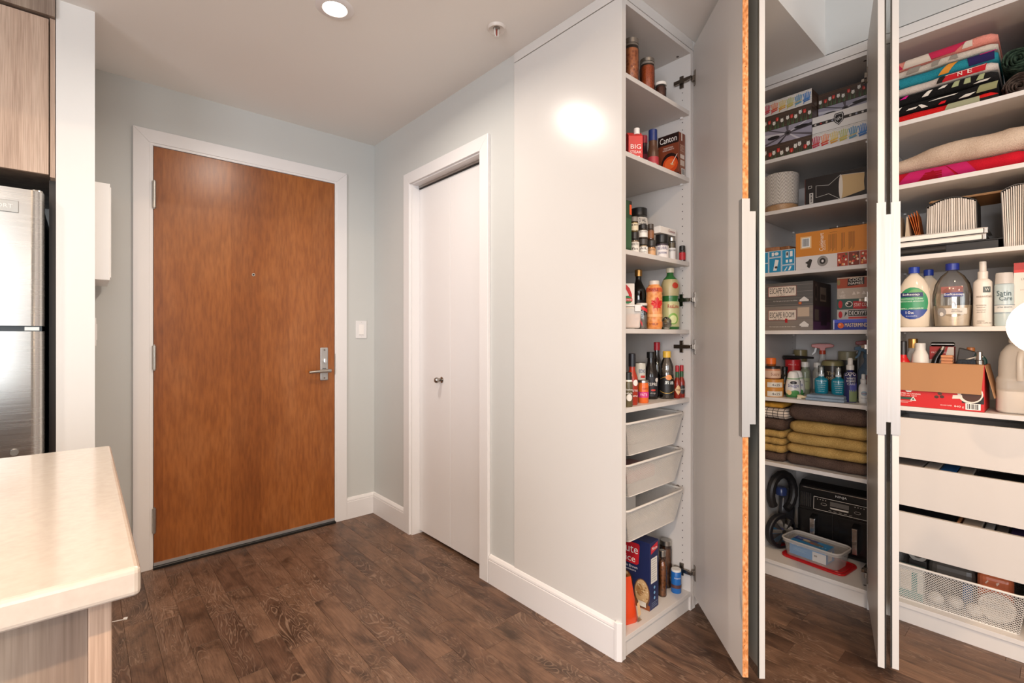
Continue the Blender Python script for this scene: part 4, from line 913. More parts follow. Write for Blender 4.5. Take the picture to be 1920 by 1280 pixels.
def driftwood(w, h, seed):
    out = [('#9a95a2', rect(0, 0, w, h))]; c = (w*.52, h*.52); random.seed(seed)
    for i in range(9):
        a = i*2*PI/9+.2; L = w*.6; s = h*.20
        e = (c[0]+L*math.cos(a), c[1]+L*.55*math.sin(a)); n = (-math.sin(a)*s*.5, math.cos(a)*s*.5)
        q = [(c[0]+n[0]*.3, c[1]+n[1]*.3), (e[0]+n[0], e[1]+n[1]), (e[0]-n[0], e[1]-n[1]), (c[0]-n[0]*.3, c[1]-n[1]*.3)]
        q = [(min(w, max(0, x)), min(h, max(0, y))) for x, y in q]
        out.append((['#3a3438', '#c9c4c8', '#5a5258'][i % 3], q))
    out += [('#1f1c1e', ell(w*.22, h*.45, w*.13, h*.12)), ('#1f1c1e', ell(w*.80, h*.72, w*.15, h*.10)), ('#4a4448', ell(c[0], c[1], h*.2, h*.17)), ('#211e20', ell(c[0], c[1], h*.10, h*.08))]
    return out
def hockey(w, h):
    out = [('#dad5cf', rect(0, 0, w, h)), ('#2b2522', rect(0, h*.44, w, h*.62))]
    for i in range(9):
        x = w*(.06+i*.105)
        if .38 < x/w < .6: continue
        out.append((['#c9c2b8', '#a8342c', '#b8b0a4', '#8a8a94'][i % 4], ell(x, h*.53, h*.06, h*.055, 8)))
    sx = w*.49; sh = [(-.20, .30), (.20, .30), (.26, .16), (.24, -.12), (.0, -.34), (-.24, -.12), (-.26, .16)]
    out += [('#1a1817', [(sx+x*h*1.0, h*.53+y*h*1.15) for x, y in sh]), ('#cfcbc6', [(sx+x*h*.84, h*.53+y*h*.98) for x, y in sh]), ('#1a1817', [(sx+x*h*.72, h*.53+y*h*.86) for x, y in sh])]
    return out
PZ = 'puzzle and game boxes on the top shelf'
def puzzle(label, Y0, Y1, X0, z, h, pr, dep=.27, texts=()):
    w = Y0-Y1
    return carton('puzzle_box', label, 'box', X0+dep/2, (Y0+Y1)/2, z, RZ, w, dep, h-.0012, '#4e3c32', prints=[('F', pr(w, h-.0012)), ('R', [('#5a4436', rect(0, 0, dep, h-.002)), ('#6a5244', rect(0, h*.35, dep, h*.42)), ('#3e2f28', rect(0, h*.7, dep, h*.76))])], texts=texts, group=PZ)
Z = SHM[0]
puzzle('tulip-print puzzle box at the bottom of the four-box stack', .987, .772, 2.56, Z, .081, lambda w, h: tulips(w, h, 1))
puzzle('grey driftwood-print puzzle box second from the bottom of the four-box stack', .987, .772, 2.56, Z+.081, .076, lambda w, h: driftwood(w, h, 2))
puzzle('tulip-print puzzle box between driftwood and garden chair boxes', .987, .772, 2.56, Z+.157, .073, lambda w, h: tulips(w, h, 3))
puzzle('garden chair print puzzle box on top of the four-box stack', .987, .772, 2.56, Z+.230, .069, lambda w, h: chairs(w, h, 4))
puzzle('garden chair print puzzle box at the bottom under the hockey box', .770, .552, 2.56, Z, .079, lambda w, h: chairs(w, h, 5))
t = puzzle('white hockey puzzle box with a shield emblem', .770, .552, 2.56, Z+.079, .077, lambda w, h: hockey(w, h))
txt(t, frame(.218, .27, .0758, 'F'), 'NHL', .218*.49, .041, .018, '#e6e2dc', .014, .55)
puzzle('driftwood-print puzzle box set back on the hockey box', .768, .558, 2.64, Z+.156, .066, lambda w, h: driftwood(w, h, 6))
puzzle('tulip-print puzzle box on top of the set-back driftwood box', .768, .558, 2.64, Z+.222, .068, lambda w, h: tulips(w, h, 7))
# planter and decanter box
Z = SHM[1]
def chevron():
    t = NT('white_chevron_ceramic'); tc = t.n('TexCoord'); s = t.n('SeparateXYZ'); t.l(tc.outputs['Object'], s.inputs[0])
    at = t.n('Math', operation='ARCTAN2'); t.l(s.outputs[1], at.inputs[0]); t.l(s.outputs[0], at.inputs[1])
    k = t.n('Math', operation='MULTIPLY'); k.inputs[1].default_value = 2.4; t.l(at.outputs[0], k.inputs[0])
    pp = t.n('Math', operation='PINGPONG'); pp.inputs[1].default_value = 1.0; t.l(k.outputs[0], pp.inputs[0])
    sc = t.n('Math', operation='MULTIPLY'); sc.inputs[1].default_value = .085; t.l(pp.outputs[0], sc.inputs[0])
    ad = t.n('Math', operation='ADD'); t.l(s.outputs[2], ad.inputs[0]); t.l(sc.outputs[0], ad.inputs[1])
    fr = t.n('Math', operation='PINGPONG'); fr.inputs[1].default_value = .0085; t.l(ad.outputs[0], fr.inputs[0])
    mr = t.n('MapRange'); mr.inputs[1].default_value = .0012; mr.inputs[2].default_value = .0050; t.l(fr.outputs[0], mr.inputs[0])
    c = t.mix(mr.outputs[0], rgb('#7d736b'), rgb('#e0dad3')); t.bump(mr.outputs[0], .6, .004); return t.out(.6, 0, c)
pot = thing('planter', 'round white chevron-textured planter on a wooden base', 'planter', (2.622, .926, Z), RM)
B().lathe([(.062, .034), (.073, .040), (.0775, .17), (.0775, .186), (.0745, .190), (.070, .186), (.067, .05), (0, .05)], 40).obj('pot', chevron(), pot, smooth=40)
B().lathe([(0, 0), (.070, 0), (.073, .004), (.073, .034), (.066, .038), (0, .038)], 40).obj('wooden_base', veneer('light_wood', [(.3, '#a07c58'), (.7, '#c09c74')], (12, 12, 30), .5), pot, smooth=40)
w_, d_, h_ = .262, .25, .142
dec = [('#221b18', rect(0, 0, w_, h_)), ('#5a2c20', rect(0, 0, .003, h_))]
def outline(c, pts, wd=.0014):
    out = []
    for a, b_ in zip(pts, pts[1:]):
        d = Vector((b_[0]-a[0], b_[1]-a[1])); n = Vector((-d.y, d.x)).normalized()*wd/2
        out.append((c, [(a[0]-n.x, a[1]-n.y), (b_[0]-n.x, b_[1]-n.y), (b_[0]+n.x, b_[1]+n.y), (a[0]+n.x, a[1]+n.y)]))
    return out
cx = .048; y0_, y1_ = .038, .110
dec += [('#c8a878', [(.150, .020), (.150, .126), (.238, .118), (.238, .040)]), ('#dcd0c0', ell(.148, .073, .008, .056, 16)), ('#3a302a', ell(.244, .078, .008, .040, 10))]
dec += outline('#d9d2c8', [(cx, y0_+.006), (cx, y1_-.010), (.100, .092), (.148, .130)]) + outline('#d9d2c8', [(cx, y0_+.006), (.100, .052), (.148, .016)])
dec += outline('#d9d2c8', [(.238, .118), (.150, .127)])+[('#d9d2c8', rect(.020, .020, .036, .070)), ('#221b18', rect(.024, .024, .032, .066))]+outline('#d9d2c8', [(.016, .092), (.030, .094), (.030, .104), (.016, .104), (.016, .092)])
carton('decanter_box', 'black decanter box with an outlined decanter picture', 'box', 2.60+d_/2, .812-w_/2+.002, Z, RZ, w_, d_, h_, '#221b18', prints=[('F', dec)], texts=[('F', 'RIEDEL', .028, .045, .042, '#d9d2c8', .012, PI/2)])
# kitchen gadget shelf
Z = SHM[2]
w_, d_, h_ = .142, .22, .110
bl = '#2a8ab4'; wt = '#e3e3e0'
pr = [(bl, rect(0, 0, w_, h_))]
for (x0, y0, x1, y1) in ((.004, .004, .018, .050), (.004, .055, .018, .106), (.024, .004, .078, .074), (.024, .080, .078, .108), (.084, .038, .138, .108), (.084, .004, .138, .032)):
    pr += [(wt, rect(x0-.002, y0-.002, x1+.002, y1+.002)), (bl, rect(x0, y0, x1, y1))]
pr += [(wt, [(.042, .012), (.058, .012), (.068, .062), (.052, .066)]), ('#3a342e', ell(.056, .028, .007, .006, 9)), (wt, rect(.100, .070, .112, .100)), (wt, rect(.118, .074, .130, .100)), ('#2a2624', ell(.106, .088, .004, .010, 8)), (wt, rect(.100, .046, .110, .060)), (wt, rect(.116, .046, .128, .060)), (wt, [(.092, .008), (.104, .026), (.108, .026), (.098, .008)]), (wt, [(.110, .008), (.118, .028), (.126, .026), (.118, .008)]), (wt, rect(.036, .084, .046, .102)), (wt, ell(.058, .094, .010, .008, 10))]
carton('gadget_box', 'blue carton with white instruction pictures', 'box', 2.56+d_/2, .980-w_/2+.004, Z, RZ, w_, d_, h_, bl, prints=[('F', pr), ('R', [('#c9c4bc', rect(0, 0, d_, h_))])])
for i, (y, x, c, s) in enumerate(((.955, 2.60, '#8a5230', .2), (.905, 2.62, '#6a3c24', -.15), (.868, 2.68, '#7a4a2c', .1))):
    t = thing('wooden_block', ['reddish wooden coaster block on the blue carton', 'dark wooden block lying between two blocks on the blue carton', 'wooden block at the orange box end of the blue carton'][i], 'wood block', (x, y, Z+h_), RZ+s, 'wooden blocks on the blue carton')
    B().box(-.032, .032, -.03, .05, 0, .022).obj('block', veneer('block_wood%d' % i, [(.3, c), (.7, '#b07a4c')], (40, 8, 8), .5), t, bevel=.005)
w_, d_, h_ = .284, .24, .176
og = '#d0822e'
pr = [(og, rect(0, .064, w_, h_)), ('#d8d0ca', rect(0, 0, w_, .064))]+barcode(.026, .108, .034, .040)
pr = [pr[0], pr[1], ('#e8c08a', rect(.020, .100, .066, .156))]+barcode(.026, .106, .034, .044)
pr += lines('#7a4a1c', .140, .160, .030, 1, .005)
for k, (x, n) in enumerate(((.136, 7), (.186, 3), (.214, 5))):
    for i in range(n): pr.append(('#6a4420', rect(x+i*.0048, .074+(i % 3)*.006, x+i*.0048+.0016, .152)))
pr += [('#3a342f', [(.040, .034), (.052, .040), (.060, .050), (.070, .044), (.064, .020), (.058, .006), (.048, .014), (.050, .026)]), ('#8d867f', ell(.112, .034, .022, .024)), ('#2a2522', ell(.112, .034, .012, .014)), ('#d8d0ca', ell(.112, .034, .005, .006))]
random.seed(11)
for k, x0 in enumerate((.170, .213, .256)):
    x1 = min(x0+.041, w_); pr.append((['#a8402c', '#7a3426', '#b0452c'][k], rect(x0, .002, x1, .062)))
    for i in range(14): pr.append((['#d86a4a', '#e8d8c0', '#4a6a3a', '#c8302a', '#5a2a20', '#e0a060'][i % 6], ell(x0+.006+(x1-x0-.012)*random.random(), .008+.048*random.random(), .004, .005, 7)))
carton('appliance_box', 'orange appliance carton with product and food pictures', 'box', 2.545+d_/2, .835-w_/2, Z, RZ, w_, d_, h_, og, prints=[('F', pr)], texts=[('F', 'Cuisinart', .107, .122, .082, '#f0e6d8', .017, PI/2), ('F', 'RACLETTE', .121, .106, .044, '#f0dcc0', .006, PI/2)])
st = thing('glass_stand', 'small clear shelf stand lying on the orange carton', 'stand', (2.64, .640, Z+h_), RZ)
B().box(-.075, .085, -.03, .05, .014, .018).obj('plate', clear('smoke_plate', '#b8b2aa', .2), st)
for x in (-.045, .055): B().tube([(x, -.02, 0), (x, -.02, .024)], .0028, 8).obj('post', mat('#d9d4cc', .3), st)
# games
Z = SHM[3]
def game(label, Y0, Y1, X0, z, h, dep, c, pr, tx, side=None):
    w = Y0-Y1
    return carton('game_box', label, 'box', X0+dep/2, (Y0+Y1)/2, z, RZ, w, dep, h-.001, c, prints=[('F', pr(w, h))]+([('R', side(dep, h))] if side else []), texts=[('F',)+q for q in tx], group='board games on one shelf')
def esc(base, plate2):
    def f(w, h):
        out = [(base, rect(0, 0, w, h))]
        for i in range(7): out.append(('#6a625c' if i % 2 else '#8a8078', rect(0, h*(.06+.135*i), w, h*(.06+.135*i)+h*.012)))
        if plate2: out.append(('#c0a890', rect(w*.70, h*.56, w*.93, h*.93)))
        out += [('#7a2c20', rect(w*.09, h*.42, w*.68, h*.86)), ('#d8cabb', rect(w*.10, h*.44, w*.67, h*.84)), ('#2a1c18', ell(w*.115, h*.80, .0016, .0016, 6)), ('#2a1c18', ell(w*.655, h*.48, .0016, .0016, 6)), ('#ded6cc', [(w*.74, h*.18), (w*.92, h*.18), (w*.92, h*.24), (w*.83, h*.38), (w*.74, h*.24)])]
        if not plate2: out += [('#c83a30', rect(w*.72, h*.06, w*.78, h*.16)), ('#c89a3a', ell(w*.75, h*.11, .004, .004, 8))]
        else: out += [('#a81c20', ell(w*.47, h*.40, .006, .010, 10)), ('#ded6cc', [(w*.76, h*.14), (w*.92, h*.14), (w*.84, h*.28)])]
        return out
    return f
side = lambda d, h: [('#4a3e38', rect(0, 0, d, h)), ('#6e5f54', ell(.04, h*.55, .022, h*.36)), ('#3a302b', ell(.04, h*.55, .016, h*.28)), ('#8a7868', rect(.10, h*.2, .19, h*.8)), ('#5a4a42', rect(.11, h*.28, .18, h*.5))]
side2 = lambda d, h: [('#4a3040', rect(0, 0, d, h)), ('#6a4468', rect(0, 0, d, h*.35)), ('#7a6a60', rect(.02, h*.4, .08, h*.85)), ('#3a2a38', rect(.11, h*.2, .2, h*.8))]
game('lower escape game box with a red numeral on its plate', .985, .767, 2.56, Z, .117, .265, '#7d7268', esc('#81766c', True), [('ESCAPE ROOM', .083, .0755, .110, '#221c1a', .026), ('LE JEU', .066, .054, .040, '#3a2e2a', .008), ('2', .104, .048, .014, '#b01c20', .020), ("Ce n'est pas un jeu de tout repos", .085, .018, .118, '#e2d8cc', .007)], side2)
game('upper escape game box in dark grey stone print', .985, .767, 2.56, Z+.117, .115, .265, '#585450', esc('#5c5854', False), [('ESCAPE ROOM', .083, .0775, .110, '#221c1a', .028), ('LE JEU', .078, .055, .036, '#3a2e2a', .008), ("Ce n'est pas un jeu pour les faibles", .098, .026, .108, '#d8d0c6', .007)], side)
Y0, Y1, X0 = .686, .552, 2.56
game('blue code-breaking game box under the stack of small games', Y0, Y1, X0, Z, .047, .20, '#2a3a9a', lambda w, h: [('#27348c', rect(0, 0, w, h)), ('#4a58c0', rect(0, h*.7, w, h)), ('#cfd2e0', rect(.001, .003, .005, h-.003)), ('#d8622c', ell(.030, h*.42, .012, .013)), ('#e8a070', ell(.027, h*.5, .004, .004, 8))], [('MASTERMIND', .088, .022, .084, '#f0d8a0', .017)])
Y0 = .680; X0 = 2.598
def banner(c, extra=()):
    return lambda w, h: [(c, rect(0, 0, w, h))]+list(extra)
game('silver word game box with a black title band', Y0, Y1, X0, Z+.047, .046, .19, '#b8b2ac', banner('#b9b3ad', [('#2a2624', rect(.044, .016, .128, .042)), ('#c8403a', rect(.044, .004, .128, .012)), ('#b8242c', ell(.013, .023, .008, .016)), ('#2a2624', [(.028, .012), (.040, .030), (.032, .036)])]), [('DECRYPTO', .086, .029, .078, '#ece6de', .018)])
game('green and red card game box with a curling banner', Y0, Y1, X0, Z+.093, .048, .19, '#2f4f4a', banner('#33544e', [('#b8242c', [(.0, 0), (.060, .0), (.128, .012), (.128, .002), (0, 0)]), ('#b8242c', ell(.013, .024, .008, .018)), ('#e2d8cc', ell(.046, .024, .014, .013)), ('#2a2624', ell(.046, .024, .011, .010)), ('#e2d8cc', ell(.040, .027, .004, .004, 8)), ('#b8242c', rect(.062, .004, .128, .036)), ('#dcd4c8', rect(.084, .034, .128, .046))]), [('STAY COOL', .096, .020, .060, '#f2e8dc', .016)])
game('beige card game box with white triangles', Y0, Y1, X0, Z+.141, .049, .19, '#b3a496', banner('#b5a698', [('#d9cec2', [(.058, .018), (.072, .018), (.065, .034)]), ('#d9cec2', [(.076, .018), (.090, .024), (.076, .032)]), ('#d9cec2', [(.094, .018), (.110, .018), (.102, .034)]), ('#c9beb2', [(.014, .026), (.030, .026), (.022, .040)])]), [('LOST', .022, .016, .022, '#efe6da', .008), ('CITIES', .022, .008, .020, '#efe6da', .006)])
game('red-brown word game box with a tilted black title', Y0, Y1, X0, Z+.190, .050, .19, '#a8503a', banner('#a4482e', [('#8a7a4a', ell(.006, .028, .006, .014)), ('#c9b8a0', rect(0, .044, .13, .049)), ('#241e1c', [(.040, .008), (.104, .014), (.104, .046), (.042, .042)])]), [('CODE', .073, .036, .050, '#ece4d8', .013), ('NAMES', .072, .020, .054, '#ece4d8', .011)])
# ------------------------------------------------------------------ toiletries and cleaners
Z = SHM[4]
def tin(label, x, y, z, r, h, c, lab, tx):
    p = cyl(r, h); t = vessel('wax_tin', label, 'tin', x, y, z, RM, p, mat(c, .35), (capp(r+.0008, h*.70, h), c), bands=[(h*.08, h*.64, lab, -.5, 1.1)], group='stacked tins', n=28)
    wtxt(t, p, tx, h*.36, r*.75, '#2a2622', .35, h*.28); return t
tin('orange tin at the bottom of the stacked tins', 2.572, .947, Z, .046, .044, '#c88a3c', '#d9d4c8', '4x25')
tin('orange tin second from the bottom of the stacked tins', 2.572, .947, Z+.0441, .046, .043, '#c88a3c', '#d9d4c8', '4x25')
p = jar(.036, .050, .95); vessel('cream_jar', 'pink-labelled jar standing on the stacked orange tins', 'jar', 2.575, .950, Z+.0872, RM, p, mat('#c88a6a', .3), (capp(.0355, .050, .062), '#262220'), bands=[(.006, .040, '#d8b8a0', -1, 1.3)], texts=[('Sucre', .024, .038, '#8a4a2c', .4, .014)])
p = jar(.022, .028, .95); vessel('cream_jar', 'small jar with an orange lid on top of the pink-labelled jar', 'jar', 2.575, .958, Z+.1493, RM, p, mat('#8a4a20', .3), (capp(.0228, .010, .040), '#e0702a'))
def snug(label, x, y):
    p = [(0, 0), (.022, 0), (.028, .004), (.0335, .030), (.0335, .048), (.030, .078), (.0255, .094)]
    t = vessel('air_freshener', label, 'air freshener', x, y, Z, RM, p, mat('#dcdad4', .3), (([(0, .092), (.0262, .092), (.0215, .116), (.0165, .125), (.012, .127), (0, .127)], '#e6e4df')), bands=[(.002, .020, '#3f7f46'), (.0900, .094, '#5a9a5c')], group='cone air fresheners')
    wdisc(t, p, .074, .008, .014, '#26242a', .1, off=.002); wtxt(t, p, 'Snuggle', .058, .046, '#2a3a8c', .1, .020); wdisc(t, p, .026, .012, .012, '#e6c898', -.5, off=.002); wdisc(t, p, .024, .014, .020, '#4f8f50', .3, off=.0016); return t
snug('white and green cone air freshener at the shelf edge before the red tub', 2.590, .862); snug('white and green cone air freshener set behind the front one', 2.662, .868)
cl = cloth('blue_microfibre', '#7d8fa0', '#98a8b6', 400, .3)
t = thing('cleaning_cloth', 'folded pale blue cleaning cloth under the teal spray bottles', 'cloth', (2.64, .715, Z), RZ)
B().box(-.078, .078, -.105, .13, 0, .0125).obj('lower_fold', cl, t, bevel=.005); B().box(-.075, .076, -.100, .128, .0126, .026).obj('upper_fold', cl, t, bevel=.005)
def sprayer(b, z, s=1.0):
    b.lathe([(0, z), (.0125*s, z), (.0125*s, z+.016*s), (.0085*s, z+.020*s), (.0085*s, z+.040*s), (.006*s, z+.044*s), (0, z+.044*s)], 16)
for i, (x, y) in enumerate(((2.640, .756), (2.640, .686))):
    p = [(0, 0), (.024, 0), (.028, .004), (.0285, .058), (.026, .070), (.012, .078), (.0115, .084)]
    t = vessel('hand_spray_bottle', ['teal hand spray bottle with white lettering beside the cone fresheners', 'teal hand spray bottle with white lettering beside the navy spray bottle'][i], 'bottle', x, y, Z+.026, RM, p, mat('#1f8298', .12), None, group='teal spray bottles')
    b = B(); sprayer(b, .082, .95); b.obj('pump', mat('#d6d8d6', .25), t, smooth=40)
    B().lathe([(.0135, .092), (.0135, .128), (.011, .132), (0, .132)], 16).obj('clear_cap', clear('cap_clear', '#e6eaea', .18), t, smooth=40)
    wtxt(t, p, 'THERAPEUTIC', .060, .044, '#e6f2f2', 0, .005)
    for k in range(5): wtxt(t, p, ['HAND SPRAY', 'SANITIZING', 'ANTISEPTIC', 'mains propres', '250 ml'][k], .050-.0095*k, .034-.003*k, '#cfe8ea', 0, .004)
p = bottle(.0245, .148, .011, .125, .142); t = vessel('whiteboard_cleaner', 'navy whiteboard cleaner spray bottle with a white sprayer', 'bottle', 2.602, .630, Z, RM, p, mat('#2a2c5c', .3), None, bands=[(.004, .056, '#7a8a62', -.2, 1.5), (.050, .085, '#4a4f9a', -.1, 1.2)], texts=[('EXPO', .128, .040, '#f0ece6', 0, .016), ('WHITE', .108, .034, '#e6e2dc', .1, .009), ('BOARD', .096, .034, '#e6e2dc', .1, .009), ('CARE', .083, .030, '#c9c6cc', .1, .009)])
b = B(); sprayer(b, .146, 1.2); b.obj('sprayer', mat('#dcd9d4', .3), t, smooth=40)
p = bottle(.0170, .092, .010, .074, .088); t = vessel('lens_spray', 'small white spray bottle at the mirrored door end', 'bottle', 2.607, .582, Z, RM, p, mat('#dcdad6', .3), None, bands=[(.008, .070, '#e6e4e0')], discs=[(.044, .010, .011, '#9ab6c4', .1)], texts=[('ZEISS', .044, .018, '#b03a34', .1, .006), ('lens care', .024, .022, '#5a6a78', .1, .004)])
b = B(); sprayer(b, .090, .9); b.obj('sprayer', mat('#e2e0dc', .3), t, smooth=40)
def trigger(label, x, y, r, bm, c, h, group=None, rz=None):
    p = bottle(r, h*.80, .012, h*.52, h*.72); t = vessel('trigger_spray_bottle', label, 'bottle', x, y, Z, RM if rz is None else rz, p, bm, (capp(.0150, h*.78, h*.86), c))
    b = B(); b.prism([(-.050, h*.93), (-.050, h*.985), (-.020, h), (.034, h), (.052, h*.97), (.048, h*.93), (.014, h*.91), (.010, h*.85), (-.010, h*.85), (-.014, h*.90)], -.011, .011, 'y')
    b.obj('trigger_head', mat(c, .35), t, bevel=.002)
    B().prism([(-.034, h*.92), (-.024, h*.92), (-.030, h*.82), (-.046, h*.76), (-.049, h*.78), (-.038, h*.84)], -.007, .007, 'y').obj('trigger', mat('#e0dcd6', .35) if c != '#5f7e96' else mat(c, .35), t, bevel=.001)
    return t
trigger('clear bottle with an orange-red trigger sprayer at the back of the shelf', 2.96, .842, .034, MMILK, '#c8492c', .258)
trigger('blue translucent trigger spray bottle beside the mirrored door', 2.78, .606, .036, milky('blue_plastic', '#6a8298', .75), '#5f7e96', .250, rz=RM+.15)
trigger('bottle with a red trigger head at the back behind the blue spray', 2.95, .640, .03, mat('#b9bcc0', .4), '#b0382c', .275)
p = jar(.046, .150, .98, .95); t = vessel('cookie_jar', 'dark jar with an olive dome lid behind the teal spray bottles', 'jar', 2.872, .772, Z, RM, p, mat('#2a2522', .3), ([(0, .148), (.0485, .148), (.0485, .160), (.044, .172), (.030, .176), (0, .176)], '#8a8258'), texts=[('THIS', .110, .05, '#b9a47c', 0, .018), ('SMELLS', .085, .056, '#b9a47c', 0, .016)])
p = cyl(.042, .205); vessel('candle_jar', 'tall dark jar with a cream lid against the back panel', 'jar', 3.03, .746, Z, RM, p, mat('#3a342e', .35), (capp(.0425, .172, .218), '#b0a684'))
p = cyl(.032, .205); vessel('candle_jar', 'olive-gold candle jar at the back behind the red tub', 'jar', 2.99, .958, Z, RM, p, mat('#7a6c46', .3), (capp(.0335, .165, .222), '#8a7c54'))
p = cyl(.037, .150); vessel('supplement_tub', 'red tub with white lettering behind the cone fresheners', 'tub', 2.87, .956, Z, RM, p, mat('#b81f24', .35), (capp(.0378, .140, .172), '#c42428'), texts=[('PROTEIN', .148, .046, '#f0e4dc', .1, .008)])
for i, (x, y, r, h, c, lab) in enumerate(((2.80, .876, .0225, .165, '#8a937c', 'grey-green bottle with a white cap behind the cone fresheners'), (2.86, .838, .020, .162, '#a8aaa2', 'pale clear bottle with a white cap beside the grey-green bottle'), (2.90, .900, .020, .160, '#9a9c96', 'clear bottle with a white cap at the back of the group of three'))):
    p = bottle(r, h*.86, .013, h*.68, h*.80); vessel('lotion_bottle', lab, 'bottle', x, y, Z, RM, p, milky('lotion%d' % i, c, .85), (capp(.0165, h*.84, h), '#d6d3cc'), bands=[(h*.15, h*.5, ['#9aa27c', '#c9c6bc', '#b9b6ae'][i], -1, 1.2)], texts=[('SOIN', h*.4, .022, '#4a4a44', .1, .007)])
p = bottle(.021, .125, .012, .085, .11); vessel('nail_care_bottle', 'black bottle with gold lettering behind the stacked tins', 'bottle', 2.70, .938, Z, RM, p, mat('#1f1c1b', .25), (capp(.0145, .12, .142), '#1a1817'), texts=[('Lash', .06, .03, '#c9a24c', .1, .012)])
p = bottle(.018, .15, .011, .11, .14); t = vessel('pump_bottle', 'white pump bottle against the back behind the tins', 'bottle', 2.935, .970, Z, RM, p, mat('#d8d5cf', .3), None)
b = B(); b.lathe([(0, .148), (.012, .148), (.012, .165), (.004, .17), (.004, .19), (0, .19)], 14); b.tube([(0, 0, .192), (-.03, -.004, .188)], .005, 8); b.obj('pump', mat('#dedbd6', .3), t, smooth=40)
t = thing('hair_brush', 'long dark hair brush lying across the jars at the back', 'brush', (2.955, .905, Z+.1724), RM+.5)
t.location = (2.89, .938, Z+.1725)
B().tube([(-.075, 0, .010), (-.03, 0, .012), (.03, 0, .011), (.08, 0, .009)], [.012, .011, .007, .006], 10).obj('handle', mat('#2a2624', .4), t, smooth=50)
p = bottle(.030, .255, .018, .20, .235); vessel('detergent_bottle', 'pale grey bottle with a grey cap against the back panel', 'bottle', 3.045, .668, Z, RM, p, mat('#a8a6a2', .4), (capp(.022, .25, .275), '#5e6068'))
p = cyl(.019, .12); vessel('aerosol_can', 'red can standing behind the white lens spray', 'can', 2.70, .572, Z, RM, p, mat('#b8242a', .3), (capp(.0165, .119, .145), '#c8302c'))
t = thing('scrub_brush', 'small cream handled brush lying before the blue cloth', 'brush', (2.572, .808, Z), RZ+.35)
B().tube([(-.028, 0, .009), (-.015, 0, .010), (.0, 0, .008), (.028, 0, .006)], [.009, .010, .006, .005], 10).obj('handle', mat('#d9c49c', .45), t, smooth=50)
B().box(-.030, -.012, -.008, .008, 0, .005).obj('bristles', mat('#e6dcc8', .8), t)
# ------------------------------------------------------------------ towels
def folded(w, d, h, seed, n=14, sag=.0, soft=.35, lean=0.0, waves=.0025):
    """folded textile: rounded front fold, soft ends; x across, y into depth, base at z=0"""
    random.seed(seed); ph = [random.random()*6 for _ in range(4)]
    m = 9; vs = []; fs = []; prof = []
    for i in range(m): a = -PI/2-PI*i/(m-1); prof.append((h*.5*math.cos(a)*1.0+h*.5, h*.5+h*.5*math.sin(a)))
    prof = [(d, 0)]+[(max(0, y), z) for y, z in prof]+[(d, h)]
    for i in range(n+1):
        u = i/n; x = (u-.5)*w; e = min(1, (min(u, 1-u)/.07)); k = (1-(1-e)**2)*.28+.72 if soft else 1
        dz = -abs(waves*math.sin(u*7+ph[0])+waves*.6*math.sin(u*17+ph[1])); dy = .004*math.sin(u*9+ph[2])+.002*math.sin(u*21+ph[3])
        for y, z in prof:
            zz = h*.5+(z-h*.5)*k
            if z > h*.3: zz += dz*(z/h)
            zz = max(zz, 0.0005)
            vs.append((x*(1 if e >= 1 else 1-.0*e), y+dy*(1-y/d)+(1-k)*.05*(1-y/d), zz+lean*(u-.5)*w))
    N = len(prof)
    for i in range(n):
        for j in range(N): fs.append((i*N+j, i*N+(j+1) % N, (i+1)*N+(j+1) % N, (i+1)*N+j))
    fs += [tuple(range(N))[::-1], tuple(n*N+j for j in range(N))]
    return B().add(vs, fs)
TB = cloth('brown_terry', '#463730', '#6b574c'); TY = cloth('mustard_terry', '#9c7c44', '#cdac6a')
def towel(label, Y0, Y1, X0, z, h, m, seed, dep=.40, group=None, d2=0):
    w = Y0-Y1; t = thing('bath_towel', label, 'towel', (X0, (Y0+Y1)/2, z), RZ, group)
    folded(w, dep, h, seed).obj('folded_cloth', m, t, smooth=70)
    if d2: folded(w*.995, dep-.02, d2, seed+50).obj('inner_fold', m, t, (0, .004, h*.2), smooth=70)
    return t
Z = SHM[5]; G = 'folded bath towels'
z = Z
for lab, h, m, s in (('brown towel at the bottom of the wide towel stack', .052, TB, 1), ('mustard towel lying on the bottom brown towel of the wide stack', .047, TY, 2), ('mustard towel in the middle of the wide towel stack', .052, TY, 3), ('mustard towel under the top brown towel of the wide stack', .058, TY, 4), ('thick brown towel on top of the wide towel stack', .082, TB, 5)):
    towel(lab, .882-(.0 if s < 4 else .014), .552, 2.548, z, h, m, s, group=G); z += h+.0008
z = Z
for lab, h, m, s in (('brown towel at the bottom of the narrow towel stack', .042, TB, 11), ('mustard towel lying on the lowest brown towel of the narrow stack', .038, TY, 12), ('mustard towel second in the narrow towel stack', .034, TY, 13), ('mustard towel under the brown towel of the narrow stack', .035, TY, 14), ('dark brown towel in the narrow stack under the checked cloth', .055, TB, 15)):
    towel(lab, 1.008, .890, 2.545, z, h, m, s, group=G); z += h+.0008
def checked():
    t = NT('checked_cotton'); br = t.n('TexBrick', offset=0.0, i_Scale=1.0); br.inputs['Color1'].default_value = rgb('#d9cdbf'); br.inputs['Color2'].default_value = rgb('#d4c8ba'); br.inputs['Mortar'].default_value = rgb('#3a322e')
    br.inputs['Mortar Size'].default_value = .0016; br.inputs['Brick Width'].default_value = .026; br.inputs['Row Height'].default_value = .013
    mp = t.n('Mapping'); mp.inputs['Rotation'].default_value = (PI/2, 0, 0); tc = t.n('TexCoord'); t.l(tc.outputs['Object'], mp.inputs[0]); t.l(mp.outputs[0], br.inputs[0]); return t.out(.9, 0, br.outputs[0])
t = thing('tea_towel', 'white checked tea towel on the narrow towel stack', 'towel', (2.552, .944, z), RZ); folded(.132, .36, .052, 21).obj('folded_cloth', checked(), t, smooth=70); z += .0532
